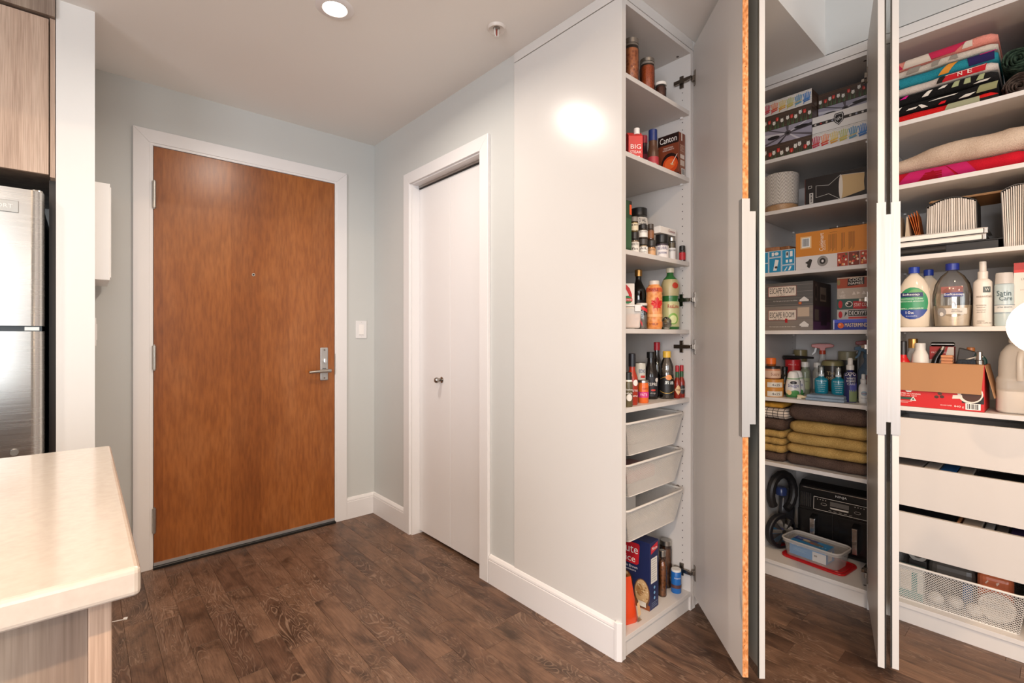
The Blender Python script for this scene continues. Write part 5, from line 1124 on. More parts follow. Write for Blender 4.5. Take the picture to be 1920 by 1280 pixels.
t = thing('tea_towel', 'yellow cloth on top of the checked tea towel', 'towel', (2.556, .952, z), RZ); folded(.11, .34, .026, 22).obj('folded_cloth', cloth('yellow_cotton', '#c08a30', '#d8a448', 300, .2), t, smooth=70)
# ------------------------------------------------------------------ floor of the middle wardrobe
Z = BOT
af = thing('air_fryer', 'black dual-drawer air fryer with chrome handles and a control panel', 'air fryer', (2.80, .736, Z), RZ)
W2, H2, D2 = .172, .338, .270
B().prism([(0, .012), (.010, .0), (D2, 0), (D2, H2-.012), (D2-.02, H2), (.050, H2), (.012, H2-.020), (.004, H2-.10), (0, H2-.13)], -W2, W2, 'x').obj('housing', mat('#131212', .22), af, bevel=.010, seg=3)
tr = rrect(-W2-.001, W2+.001, -.002+.012, D2-.01, .03, 0)
B().tube([(x, y, H2-.030+ (0.0)) for x, y, z_ in tr], .0035, 8, closed=True).obj('chrome_trim', MCHROME, af, smooth=50)
B().hexa([(-W2+.070, -.004, H2-.132), (W2-.030, -.004, H2-.132), (W2-.030, .008, H2-.132), (-W2+.070, .008, H2-.132), (-W2+.070, .0035, H2-.062), (W2-.030, .0035, H2-.062), (W2-.030, .010, H2-.062), (-W2+.070, .010, H2-.062)]).obj('control_panel', mat('#1c1a19', .15), af, bevel=.003)
cpf = (Vector((-W2+.070, -.0045, H2-.132)), Vector((1, 0, 0)), Vector((0, .107, .994)).normalized())
pw = 2*W2-.100
tag(art(af, cpf, outline('#d8d0c4', [(.003, .004), (pw-.003, .004), (pw-.003, .066), (.003, .066), (.003, .004)], .0018)+[('#5a544e', rect(.075, .034, .155, .056)), ('#cfc6ba', [(.075, .028), (.155, .028), (.152, .021), (.078, .021)])]+outline('#b9b0a4', ell(.048, .036, .013, .006, 12)+[(.061, .036)], .001)+outline('#b9b0a4', ell(.190, .030, .013, .006, 12)+[(.203, .030)], .001)+[('#a89f94', ell(.020+.012*k, .056, .003, .0022, 6)) for k in range(4)]+[('#a89f94', ell(.180+.012*k, .056, .003, .0022, 6)) for k in range(4)]+[('#8a8278', rect(.070+.022*k, .010, .082+.022*k, .013)) for k in range(5)], off=.001), kind='stuff')
txt(af, (Vector((-W2, -.0005, H2-.060)), Vector((1, 0, 0)), Vector((0, .25, .97)).normalized()), 'NINJA', W2+.020, .014, .048, '#e2dcd2', .013, off=.004)
vt = B()
for k in range(6): vt.box(-W2+.012+k*.0085, -W2+.016+k*.0085, -.001, .006, H2-.125, H2-.055)
tag(vt.obj('vent_slots', mat('#4a4642', .3, .6), af), kind='stuff')
for s, x in ((-1, -.093), (1, .086)):
    f = B().box(x-.080, x+.080, -.004, .012, .014, H2-.140).obj('drawer', mat('#100f0f', .25), af, bevel=.004)
    B().hexa([(x-.012, -.040, .045), (x+.012, -.040, .045), (x+.012, -.002, .045), (x-.012, -.002, .045), (x-.014, -.044, .172), (x+.014, -.044, .172), (x+.014, -.002, .186), (x-.014, -.002, .186)]).obj('handle', mat('#141313', .25), f, bevel=.004)
    B().box(x-.011, x+.011, -.0475, -.0405, .048, .170).obj('handle_trim', mat('#cfcac4', .18, 1.0), f, bevel=.002)
lid = thing('container_lid', 'red plastic container lid lying flat under the clear container', 'lid', (2.672, .778, Z), RZ-.12)
B().prism([(x, y) for x, y, z_ in rrect(-.142, .142, -.088, .088, .035, 0)], 0, .010).obj('lid', mat('#b01418', .3), lid, bevel=.003)
B().tube(rrect(-.128, .128, -.075, .075, .03, .0105), .0025, 6, closed=True).obj('lid_ridge', mat('#b01418', .3), lid, smooth=50)
fc = thing('food_container', 'clear plastic food container holding a blue carton', 'container', (2.660, .786, Z+.012), RZ-.12)
def shell(x, y, z0, z1, grow, r):
    a = rrect(-x, x, -y, y, r, z0); b_ = rrect(-x-grow, x+grow, -y-grow, y+grow, r, z1); N = len(a)
    return B().add(a+b_, [(i, (i+1) % N, N+(i+1) % N, N+i) for i in range(N)]+[tuple(range(N))])
MTUB = milky('clear_tub', '#ccc5bc', .30, .12)
shell(.115, .062, 0, .078, .012, .03).obj('tub', MTUB, fc, smooth=50)
B().tube(rrect(-.130, .130, -.077, .077, .033, .080), .0042, 8, closed=True).obj('rim', milky('tub_rim', '#d2ccc4', .6, .12), fc, smooth=50)
shell(.1305, .0775, .066, .080, .0005, .033).obj('rim_skirt', milky('tub_rim2', '#d2ccc4', .4, .12), fc, smooth=50)
w_, d_, h_ = .165, .085, .064
carton('wrap_box', 'blue and white carton lying inside the clear food container', 'box', 2.668, .806, Z+.0135, RZ-.12, w_, d_, h_, '#2a86c4', prints=[('F', [('#2f8fca', rect(0, 0, w_, h_)), ('#e3e2de', rect(.105, .0, w_, .044)), ('#7a7874', rect(.112, .022, .126, .030))]+lines('#9ccbe8', .02, .034, .06, 3, .006)), ('T', [('#2f8fca', rect(0, 0, w_, d_)), ('#1f3f8c', rect(0, .036, .100, d_)), ('#7a6a5a', [(.036, .040), (.120, .026), (.140, .034), (.132, .052), (.05, .074)]), ('#d8c0a0', ell(.055, .056, .016, .012)), ('#c84a30', ell(.088, .040, .010, .006))]), ('R', [('#2a7ab8', rect(0, 0, d_, h_)), ('#d8d6d2', rect(.02, .008, .06, .05))])], texts=[('T', 'Ziploc', .030, .062, .044, '#f0f0f2', .014), ('F', 'ZIPPER', .030, .052, .040, '#e8f2f8', .009), ('T', '& & &', .138, .030, .034, '#cfe6f2', .010)])
vc = thing('canister_vacuum', 'black and grey canister vacuum with ribbed hose and chrome-spoked wheel', 'vacuum cleaner', (2.70, .962, Z), RZ)
B().lathe([(0, .03), (.05, .032), (.072, .07), (.075, .16), (.06, .24), (.03, .27), (0, .275)], 24, c=(-.012, .13), sx=.42).obj('canister', mat('#3a3a3e', .3), vc, smooth=60)
b = B(); pts = []
for i in range(26):
    a = -1.2+i*.2; pts.append((.002+.028*math.cos(a), .03+.075*math.cos(a), .275+.095*math.sin(a)))
b.tube(pts, [.020+.0018*(i % 2) for i in range(26)], 12); b.obj('hose', mat('#1e1c1c', .45), vc, smooth=20)
B().lathe([(0, .02), (.026, .02), (.028, .05), (.02, .06), (0, .06)], 20).obj('blue_filter', mat('#2a3a6a', .25), vc, (-.014, .06, .235), smooth=50)
wh = B().lathe([(.066, -.016), (.086, -.016), (.088, -.008), (.088, .010), (.084, .014), (.066, .014)], 32).obj('wheel', mat('#17161a', .5), vc, (.010, -.012, .090), smooth=40); wh.rotation_euler = (0, PI/2, -.42)
h_ = B().lathe([(0, .004), (.066, .004), (.068, .010), (.060, .014), (0, .010)], 32).obj('wheel_disc', mat('#6a6662', .3, .8), wh, smooth=40)
for k in range(7):
    a = 2*PI*k/7; c, s = math.cos(a), math.sin(a)
    B().add([(c*.012-s*.006, s*.012+c*.006, .020), (c*.012+s*.006, s*.012-c*.006, .020), (c*.070+s*.018, s*.070-c*.018, .017), (c*.070-s*.018, s*.070+c*.018, .017)], [(0, 1, 2, 3)]).obj('spoke', MCHROME, wh)
B().box(-.045, .02, .09, .24, .001, .04).obj('base', mat('#2a2a2c', .4), vc, bevel=.01)
# ------------------------------------------------------------------ right wardrobe
RR = RZ+math.radians(8)
def fold2(w, d, h, seed): return folded(w, d, h, seed, n=18, waves=.0012)
def foldpatch(parent, h, quads, off=.0055):
    """colour fields on the rounded front fold: (colour, x0 bottom, x1 bottom, x0 top, x1 top, z0, z1)"""
    for c, a0, a1, b0, b1, z0, z1 in quads:
        vs = []; K = 6
        for k in range(K+1):
            u = k/K; z = z0+(z1-z0)*u; q = max(0, (h/2)**2-(z-h/2)**2); y = h/2-math.sqrt(q)-off
            vs += [(a0+(b0-a0)*u, y, z), (a1+(b1-a1)*u, y, z)]
        B().add(vs, [(2*k, 2*k+1, 2*k+3, 2*k+2) for k in range(K)]).obj('pattern', cloth('c'+c, c, c, 300, .25), parent, smooth=70)
Z = SHR[0]; z = Z; YC = .322; W = .335
def blanket(label, h, m, seed, quads=(), name='beach_towel', w=W, yc=YC, X=2.545, dep=.30):
    global z
    t = thing(name, label, 'towel', (X, yc, z), RZ, 'folded beach towels'); fold2(w, dep, h, seed).obj('folded_cloth', m, t, smooth=70); foldpatch(t, h, quads); z += h+.0006; return t
blanket('bright red towel at the bottom of the beach towel stack', .036, cloth('red_terry', '#b81418', '#d8201c'), 31, [('#9a9a7c', .02, .12, .03, .12, .008, .030), ('#26221f', .12, .17, .12, .172, .004, .018)])
t = blanket('black printed towel lying on the red towel', .040, cloth('black_terry', '#0f0e0e', '#1d1b1b'), 32, [('#d8d2c8', -.14, -.13, -.12, -.112, .006, .030), ('#d8d2c8', -.10, -.07, -.09, -.06, .010, .016), ('#d8d2c8', -.03, .05, .0, .06, .022, .026), ('#d8d2c8', -.05, -.03, -.06, -.05, .006, .020), ('#d8d2c8', .06, .09, .08, .11, .004, .012), ('#8a8a64', .11, .165, .12, .17, .006, .032), ('#d8202a', .0, .02, .01, .025, .003, .010)])
t = blanket('black towel with pink and white lettering second above the red one', .040, cloth('black_terry2', '#0f0e0e', '#1d1b1b'), 33, [('#c82080', -.17, -.13, -.15, -.12, .008, .028), ('#c82080', -.12, -.10, -.10, -.09, .020, .032), ('#d8d2c8', -.05, -.03, -.03, -.015, .008, .026), ('#d8d2c8', .0, .02, .015, .03, .02, .030), ('#9aa078', .04, .06, .05, .065, .012, .034), ('#9aa078', .075, .095, .08, .095, .012, .034), ('#9aa078', .11, .13, .12, .135, .012, .034), ('#d8d2c8', .10, .14, .12, .15, .004, .009)])
t = blanket('white towel with a red lettered patch above the black towels', .032, cloth('white_terry', '#b8aca2', '#d4c8be'), 34, [('#b8222a', .01, .135, .03, .14, .004, .029), ('#e6dccf', .02, .135, .022, .137, .0245, .0265), ('#26221f', -.005, .012, .005, .028, .004, .028)])
for k, s in enumerate('NE'): txt(t, (Vector((.055+.028*k, -.0075, .006)), Vector((1, 0, 0)), Vector((0, 0, 1))), s, .010, .009, .013, '#ece2d6', .015)
blanket('teal towel with orange and purple fields', .042, cloth('teal_terry', '#1d7484', '#2a8c9a'), 35, [('#d08a34', .0, .03, .03, .06, .004, .038), ('#2a2250', .09, .16, .085, .16, .004, .036), ('#3a2058', -.17, -.12, -.17, -.13, .004, .036), ('#c82070', -.17, -.14, -.175, -.12, .006, .014), ('#c82070', .12, .165, .12, .165, .033, .038)])
blanket('off-white towel with grey fields under the coral towel', .028, cloth('cream_terry', '#b4a99c', '#cfc4b6'), 36, [('#8a8278', -.10, -.06, -.09, -.05, .004, .025), ('#8a8278', -.02, .0, -.015, .01, .004, .025), ('#8a8278', .03, .06, .04, .055, .006, .025)])
blanket('coral, pink and white towel on top of the beach towel stack', .038, cloth('coral_terry', '#cc7a6c', '#e09484'), 37, [('#b82a4c', -.175, -.11, -.17, -.13, .004, .034), ('#cdbfb0', -.11, -.02, -.10, -.03, .003, .034), ('#b82a4c', -.02, .05, -.03, .09, .006, .035), ('#cdbfb0', .07, .10, .08, .10, .006, .03)])
def roll(label, Yc, zc, R, m, seed, turns=4.5, X0=2.60, dep=.26, sz=1.0):
    t = thing('rolled_blanket', label, 'blanket', (X0, Yc, zc-R*sz), RZ, 'rolled blankets'); random.seed(seed); pts = []; n = 90; th = R/(turns+.6)*.74
    for i in range(n+1):
        u = i/n; a = u*turns*2*PI; r = th*.7+(R-th*1.2)*u; r *= 1+.05*math.sin(a*2.3+seed); pts.append((r*math.cos(a), R*sz+r*sz*math.sin(a)))
    A = []; C = []
    for i in range(n+1):
        p, q = Vector(pts[max(0, i-1)]), Vector(pts[min(n, i+1)]); d = (q-p).normalized(); nn = Vector((-d.y, d.x))*th/2
        A.append(Vector(pts[i])+nn); C.append(Vector(pts[i])-nn)
    vs = []; fs = []
    rows = [(.0, .55), (-.005, .8), (-.004, 1.0)]
    for i in range(n+1):
        mid = (A[i]+C[i])/2; e = .006*math.sin(i*.9+seed)
        for k, (q, y) in enumerate(((A[i], .012), (A[i]*.75+C[i]*.25, .003), (mid, .0), (A[i]*.25+C[i]*.75, .003), (C[i], .012), (C[i], dep), (A[i], dep))): vs.append((q.x, y+e, max(.0004, q.y)))
    M_ = 7
    for i in range(n):
        for k in range(M_): fs.append((i*M_+k, i*M_+(k+1) % M_, (i+1)*M_+(k+1) % M_, (i+1)*M_+k))
    fs += [tuple(range(M_)), tuple(n*M_+k for k in range(M_))]
    B().add(vs, fs).obj('rolled_cloth', m, t, smooth=60); return t
roll('brown-grey rolled fleece blanket lying on the shelf beside the towels', .1015, Z+.0505, .048, cloth('taupe_fleece', '#332823', '#8a786c', 90, .8), 4)
roll('dark green rolled tartan blanket lying on the brown roll', .1025, Z+.101+.052, .052, cloth('green_fleece', '#101812', '#5c7864', 90, .8), 2, 4.2)
Z = SHR[1]
t = thing('red_blanket', 'red blanket folded flat beneath the beige plush blanket', 'blanket', (2.545, .290, Z), RZ); folded(.44, .36, .058, 41, waves=.001).obj('folded_cloth', cloth('red_knit', '#a01020', '#c4182a', 420, .4), t, smooth=70)
foldpatch(t, .058, [('#b0205a', -.16, -.10, -.12, -.03, .006, .052), ('#8c0c1c', -.09, -.02, -.07, -.02, .010, .036), ('#b0205a', .03, .08, -.01, .05, .006, .052), ('#b0205a', -.03, .02, -.05, -.01, .006, .05)])
t = thing('plush_blanket', 'thick beige plush blanket folded on the red blanket', 'blanket', (2.540, .286, Z+.0585), RZ)
b = folded(.445, .36, .086, 43, n=22, waves=.004); nv_ = []
for x, y, zz in b.v:
    u = x/.445+.5; k = min(1, .30+1.0*math.sqrt(max(0, u))); k = min(1.0, k); nv_.append((x, y+(1-k)*.02, zz*k*(1+.10*u)))
b.v = nv_; b.obj('folded_cloth', cloth('beige_plush', '#b39a84', '#d8c4b0', 330, .9), t, smooth=80)
# papers and binders
Z = SHR[2]
t = thing('binder', 'black ring binder lying flat at the bottom of the paper stack', 'binder', (2.548, .318, Z), RZ)
B().box(-.180, .178, 0, .23, 0, .004).obj('cover', MBLACK, t, bevel=.001); B().box(-.180, .178, 0, .23, .034, .038).obj('cover', MBLACK, t, bevel=.001); B().box(-.180, -.176, 0, .23, .004, .034).obj('spine', MBLACK, t)
B().box(-.172, .165, .006, .226, .0045, .0335).obj('pages', mat('#1f1d1c', .5), t); B().tube([(-.178, .004, .020), (.02, .004, .020)], .012, 10).obj('roller', mat('#2b2927', .3), t, smooth=40)
for k, (lab, zz) in enumerate((('silver-edged document folder lying on the black binder', .0385), ('silver-edged document folder on top of the flat paper stack', .0625))):
    t = thing('document_folder', lab, 'folder', (2.552, .335-.004*k, Z+zz), RZ+.01*k, 'flat document folders')
    B().box(-.165, .142, 0, .22, 0, .003).obj('cover', MDARK, t); B().box(-.165, .150, 0, .22, .020, .023).obj('cover', mat('#c6bfb7', .35, .3), t, bevel=.001)
    B().box(-.163, .138, .002, .215, .0035, .0195).obj('pages', [MPAPER], t)
    B().box(.140, .150, -.001, .02, .001, .0205).obj('clasp', mat('#d6d2cc', .25, .8), t, bevel=.001)
def fan(label, Yc, X0, z0, wb, wt, h, n, cover, dep=.14, bow=.03, lean=0, group=None):
    t = thing('accordion_file', label, 'file', (X0, Yc, z0), RZ, 'paper-stuffed accordion files'); random.seed(n)
    for i in range(n):
        u = i/(n-1); xb = (u-.5)*wb; xt = (u-.5)*wt+lean; dx = wb/n*.36; top = h-bow*(2*u-1)**2*.9-random.random()*.003
        B().hexa([(xb-dx, random.random()*.004, .001), (xb+dx, random.random()*.004, .001), (xb+dx, dep, .001), (xb-dx, dep, .001), (xt-dx, random.random()*.004, top), (xt+dx, random.random()*.004, top-.001), (xt+dx, dep, top), (xt-dx, dep, top)]).obj('page_bundle', mat(['#d8cec2', '#cfc4b8', '#e0d7cc'][i % 3], .8), t)
    cv = []; K = 12
    for s in (-1, 1):
        xb = s*(wb/2+.002); xt = s*(wt/2+.003)+lean
        B().hexa([(xb-.0012, -.002, 0), (xb+.0012, -.002, 0), (xb+.0012, dep, 0), (xb-.0012, dep, 0), (xt-.0012, -.002, h-bow*.88), (xt+.0012, -.002, h-bow*.88), (xt+.0012, dep, h-bow*.88), (xt-.0012, dep, h-bow*.88)]).obj('cover', mat(cover, .5), t)
    vs = []
    for i in range(K+1):
        u = i/K; x = (u-.5)*(wt+.006)+lean; zz = h-bow*(2*u-1)**2*.9+.0006; vs += [(x, -.002, zz), (x, dep, zz), (x, dep, zz+.0022), (x, -.002, zz+.0022)]
    fs = [(4*i+k, 4*i+(k+1) % 4, 4*(i+1)+(k+1) % 4, 4*(i+1)+k) for i in range(K) for k in range(4)]+[(0, 1, 2, 3), (4*K, 4*K+1, 4*K+2, 4*K+3)]
    B().add(vs, fs).obj('top_flap', mat(cover, .5), t); return t
fan('paper-stuffed accordion file standing on the flat folders', .290, 2.600, Z+.0862, .148, .142, .140, 22, '#2e2b29', bow=.028)
fan('large paper-stuffed accordion file standing on the shelf beside the binder', .0985, 2.556, Z+.0004, .074, .088, .226, 16, '#5a5754', bow=.02, lean=.0)
t = thing('cardboard_sheet', 'flat brown cardboard folder lying across the two accordion files', 'cardboard', (2.66, .215, Z+.2296), RZ)
B().box(-.150, .155, 0, .22, 0, .004).obj('lower_sheet', mat('#a8794c', .7), t); B().box(-.146, .155, .004, .22, .0045, .009).obj('upper_sheet', mat('#b58858', .7), t)
for i, (y, c, h, lab) in enumerate(((.485, '#c9b49a', .112, 'tan paper folder standing beside the mirrored door'), (.462, '#b8a48c', .110, 'pale tan folder leaning between two folders'), (.432, '#c4ae92', .096, 'open tan envelope between folders and the accordion file'))):
    t = thing('paper_folder', lab, 'folder', (2.63, y, Z+.0862), RZ, 'standing folders'); b = B()
    b.hexa([(-.008, 0, 0), (.010, 0, 0), (.010, .12, 0), (-.008, .12, 0), (-.004, .01, h), (.000, .01, h), (.000, .12, h), (-.004, .12, h)]); b.obj('folder', mat(c, .75), t)
t = thing('orange_folder', 'fanned bright orange folder among the tan folders', 'folder', (2.635, .398, Z+.0862), RZ)
for k in range(4): B().hexa([(-.004+k*.004, 0, 0), (-.0025+k*.004, 0, 0), (-.0025+k*.004, .1, 0), (-.004+k*.004, .1, 0), (-.032+k*.009, .004, .104+.004*k), (-.0305+k*.009, .004, .104+.004*k), (-.0305+k*.009, .1, .104), (-.032+k*.009, .1, .104)]).obj('leaf', mat('#d8742c', .6), t)
# soaps
Z = SHR[3]
def softsoap(label, x, y, R, h, bm, inside, rz, capc, sy=.62):
    p = [(0, 0), (R*.80, 0), (R*.90, .004), (R*.96, h*.22), (R, h*.42), (R*.985, h*.52), (R*.86, h*.68), (R*.60, h*.80), (R*.32, h*.865), (R*.25, h*.88), (R*.25, h*.90)]
    t = vessel('soap_refill_bottle', label, 'bottle', x, y, Z, rz, p, bm, (capp(R*.345, h*.895, h), capc), sy=sy, inside=inside, n=36, group='soap refill bottles'); return t, p
MSOAP = mat('#d8cab6', .18)
t, p = softsoap('cream soap refill bottle with a green and blue round label', 2.584, .402, .053, .249, MSOAP, None, RR, '#1f3a9a')
wdisc(t, p, .098, .066, .056, '#2f8a58', -.10, off=.0015, sy=.62); wdisc(t, p, .098, .066, .056, '#1f3a86', -.10, off=.0022, sy=.62, z1=.072); wdisc(t, p, .138, .018, .026, '#5c9a5a', .15, off=.0022, sy=.62)
band(t, p, .124, .142, '#1d2a5c', -.95, .55, off=.003, sy=.62); wtxt(t, p, 'Softsoap', .133, .054, '#f2efe9', -.20, .012, off=.004, sy=.62)
wtxt(t, p, 'SOOTHING CLEAN', .116, .070, '#dfeee2', -.15, .006, off=.0035, sy=.62); wtxt(t, p, 'NETTOYAGE APAISANT', .106, .078, '#dfeee2', -.15, .006, off=.0035, sy=.62); wtxt(t, p, 'REFILL | RECHARGE', .076, .074, '#f0eee8', -.15, .007, off=.0035, sy=.62); wtxt(t, p, '10x', .060, .026, '#f0eee8', -.25, .011, off=.0035, sy=.62); wtxt(t, p, 'bouteille', .046, .034, '#d6dcec', -.15, .005, off=.0035, sy=.62)
softsoap('cream soap refill bottle standing behind the green-labelled one', 2.70, .372, .048, .246, MSOAP, None, RR, '#1f3a9a')
t, p = softsoap('clear soap refill bottle half full of cream soap', 2.594, .285, .0605, .252, clear('soap_plastic', '#fdfbf8', .10), (.084, MSOAP), RR, '#26348f', .66)
wdisc(t, p, .098, .060, .054, clear('label_film', '#ece8e2', .08), .05, off=.0012, sy=.66); band(t, p, .050, .073, mat('#cdc4b8', .3), -.75, .75, off=.0030, sy=.66); wdisc(t, p, .058, .018, .014, '#8f8a86', -.55, off=.004, sy=.66); wdisc(t, p, .050, .008, .006, '#d8d2ca', -.55, off=.005, sy=.66)
band(t, p, .118, .134, '#232f78', -.42, .50, off=.003, sy=.66); wtxt(t, p, 'Softsoap', .126, .056, '#f2efe9', .05, .012, off=.0045, sy=.66); wtxt(t, p, 'REFILL', .066, .022, '#4a4440', .15, .005, off=.005, sy=.66); wtxt(t, p, 'REPLISSAGE', .059, .030, '#4a4440', .2, .005, off=.005, sy=.66)
B().box(-.033, .034, .050, .052, .135, .165).obj('back_label', mat('#b8452f', .4), t)
p = [(0, 0), (.0255, 0), (.0272, .004), (.0272, .162), (.0262, .170), (.020, .178), (.0145, .182), (.0145, .186)]
t = vessel('hair_spray_bottle', 'slim white spray bottle with a dark square emblem', 'bottle', 2.574, .196, Z, RR, p, mat('#ddd4c9', .3), [(capp(.0150, .184, .210), '#d6cdc2'), (capp(.0105, .210, .248), '#cfc6bb')])
band(t, p, .128, .150, '#4a5450', -.05, .78, off=.001); wtxt(t, p, 'W', .140, .013, '#dcd6cc', .36, .012, off=.0026); wtxt(t, p, 'essentials', .114, .044, '#8a7464', .1, .009)
for k, (wd, zz) in enumerate(((.028, .080), (.022, .072), (.024, .062), (.022, .054), (.020, .020))): wtxt(t, p, ['DETANGLING', 'leave in care', 'thermal shield', 'shine & hold', 'PROFESSIONAL'][k], zz, wd, '#5a4e46', -.25, .004)
wtxt(t, p, 'HAIR CARE 250', .013, .040, '#6a5e54', .1, .004)
t = vessel('shave_gel_bottle', 'pale blue shave gel bottle with a script label', 'bottle', 2.566, .138, Z, RR, [(0, 0), (.0245, 0), (.0266, .005), (.0266, .150), (.0250, .158)], mat('#b4c2c2', .25), (([(0, .157), (.0252, .157), (.0236, .192), (.0225, .198), (0, .196)]), milky('gel_cap', '#cfc8c0', .85)), sy=.75)
p = [(0, 0), (.0245, 0), (.0266, .005), (.0266, .150), (.0250, .158)]
band(t, p, .052, .078, '#d3d3ce', -1.3, 1.3, sy=.75); band(t, p, .0775, .0790, '#46607a', -1.3, 1.3, off=.002, sy=.75); band(t, p, .0480, .0495, '#46607a', -1.3, 1.3, off=.002, sy=.75); wtxt(t, p, 'Satin', .122, .038, '#2e4a52', -.1, .020, sy=.75); wtxt(t, p, 'Care', .103, .034, '#2e4a52', .1, .016, sy=.75); wtxt(t, p, 'ULTRA SENSITIVE', .070, .040, '#3a5666', 0, .005, sy=.75)
w_, d_, h_ = .052, .075, .232
carton('hair_color_box', 'white and red hair colour box behind the globe lamp', 'box', 2.57+d_/2, .1135-w_/2, Z, RZ, w_, d_, h_, '#ddd5cc', prints=[('F', [('#ddd5cc', rect(0, 0, w_, h_)), ('#a8281f', rect(0, .205, w_, h_)), ('#c8302a', rect(0, .196, w_, .206)), ('#a8281f', rect(.030, .140, w_, .150)), ('#c8a088', rect(.034, .10, w_, .122)), ('#d8573a', rect(.040, .085, w_, .104))])], texts=[('F', "L'OREAL", .034, .172, .030, '#4a3e38', .009), ('F', 'EXCELLENCE', .032, .132, .030, '#8a7a6e', .004)])
# open carton with oddments
Z = SHR[4]
bx = thing('open_carton', 'red coffee carton with its brown flap folded down over the front', 'box', (2.527, .330, Z), RZ)
hw, dd, hh = .142, .20, .176
MR = mat('#c41c1c', .4); MK = mat('#a87a52', .75)
b = B(); b.box(-hw, hw, 0, .003, .0005, hh); b.obj('front_panel', MR, bx); B().box(-hw, hw, dd-.003, dd, 0, hh).obj('rear_panel', MK, bx); B().box(-hw, -hw+.003, .003, dd-.003, 0, hh).obj('side_panel', MK, bx); B().box(hw-.003, hw, .003, dd-.003, 0, hh).obj('side_panel', MR, bx); B().box(-hw, hw, .003, dd-.003, 0, .003).obj('bottom_panel', MK, bx)
B().hexa([(-hw, -.012, .066), (hw-.008, -.012, .066), (hw-.008, -.009, .066), (-hw, -.009, .066), (-hw, -.003, hh+.001), (hw-.001, -.003, hh+.001), (hw-.001, .001, hh+.003), (-hw, .001, hh+.003)]).obj('front_flap', MK, bx)
B().hexa([(hw+.026, .0, .055), (hw+.028, .0, .055), (hw+.028, dd-.01, .055), (hw+.026, dd-.01, .055), (hw, .004, hh), (hw+.002, .004, hh), (hw+.002, dd-.01, hh), (hw, dd-.01, hh)]).obj('side_flap', MK, bx)
ff = (Vector((-hw, 0, 0)), Vector((1, 0, 0)), Vector((0, 0, 1)))
tag(art(bx, ff, [('#1c1917', rect(.222, .030, .283, .058)), ('#e2d6c8', ell(.245, .066, .036, .036, 20)), ('#4a2a1c', ell(.248, .066, .029, .030, 20)), ('#e2d6c8', [(.194, .044), (.224, .046), (.222, .060), (.196, .058)]), ('#4a2a1c', ell(.148, .046, .007, .006, 10)), ('#4a2a1c', ell(.164, .048, .007, .006, 10)), ('#5a3424', ell(.158, .060, .007, .006, 10)), ('#2a4a3a', rect(.012, .028, .075, .038)), ('#e8e2d8', [(.066, .024), (.086, .024), (.076, .042)]), ('#2a6a4a', [(.071, .027), (.081, .027), (.076, .037)]), ('#e8e2d8', [(.050, .066), (.074, .066), (.068, .058), (.056, .058)])]+barcode(.232, .006, .042, .024)+lines('#f0e0d4', .012, .020, .06, 2, .005), off=.0008), kind='stuff')
for s, x, y, wd, hgt in (('ROASTED IN CANADA', .060, .052, .080, .006), ('DEPUIS 1964', .062, .044, .050, .004), ('GROUND COFFEE', .176, .016, .034, .004), ('840 g', .214, .014, .028, .009)): txt(bx, ff, s, x, y, wd, '#f2e8de', hgt)
Zb = Z+.0032
p = bottle(.0255, .222, .0115, .165, .205); vessel('red_bottle', 'red bottle with a black neck standing in the open carton', 'bottle', 2.60, .441, Zb, RR, p, mat('#c4181c', .25), (capp(.013, .205, .262), '#1f1c1b'), bands=[(.16, .172, '#d8302a')])
p = [(0, 0), (.026, 0), (.029, .005), (.029, .175), (.026, .205), (.018, .224), (.0165, .230)]; vessel('white_bottle', 'plain white bottle with a wide white cap in the open carton', 'bottle', 2.600, .3845, Zb, RR, p, mat('#dcd6cd', .35), (capp(.0175, .226, .254), '#dcd7cf'))
p = bottle(.020, .235, .014, .205, .225); vessel('toner_bottle', 'clear bottle with a gold cap behind the white bottle', 'bottle', 2.665, .418, Zb, RR, p, MMILK, (capp(.0165, .232, .272), GOLD), inside=(.15, '#b8a890'))
t = carton('product_box', 'red and white product box standing in the open carton', 'box', 2.690, .326, Zb, RZ, .076, .05, .240, '#b0302c', prints=[('F', [('#d8d0c6', [(.0, .0), (.076, .0), (.076, .238), (.058, .238), (.050, .20), (.0, .185)])])], texts=[('F', 'PROTECTION', .034, .215, .056, '#ecdcd2', .007)])
t = thing('sunglasses_case', 'glossy black case lying on the product box', 'case', (2.695, .328, Zb+.2404), RZ+.1); B().box(-.036, .040, -.018, .020, 0, .018).obj('case', mat('#141312', .12), t, bevel=.007, seg=3); B().box(-.034, .038, -.0188, -.0176, .008, .010).obj('seam', MSATIN, t)
t = thing('hair_clipper', 'black hair clipper leaning beside the grey device in the carton', 'clipper', (2.640, .342, Zb), RZ); b = B(); b.tube([(-.012, .0, .12), (.002, .004, .19), (.022, .006, .232)], [.014, .012, .009], 10); b.obj('body', mat('#181716', .2), t, smooth=50); B().tube([(-.020, .0, .002), (-.012, 0, .12)], .010, 8).obj('cord_end', MBLACK, t); B().tube([(.021, -.002, .226), (.026, .0, .240)], .007, 8).obj('blade', MCHROME, t)
t = thing('sponge_stack', 'peach sponges stacked between the clipper and the grey device', 'sponges', (2.585, .300, Zb), RZ)
for k in range(4): B().box(-.018, .018, -.01, .03, .160+k*.012, .171+k*.012).obj('sponge', mat('#c98a62', .85), t, bevel=.003)
B().box(-.016, .016, -.008, .028, .0, .160).obj('sleeve', mat('#b0825c', .8), t)
t = thing('power_bank', 'dark grey tablet-like device leaning in the open carton', 'device', (2.625, .266, Zb), RZ)
B().hexa([(-.030, -.006, .03), (.012, -.006, .01), (.012, .008, .01), (-.030, .008, .03), (-.004, .006, .238), (.045, .006, .222), (.045, .020, .222), (-.004, .020, .238)]).obj('body', mat('#3a3634', .3), t, bevel=.004)
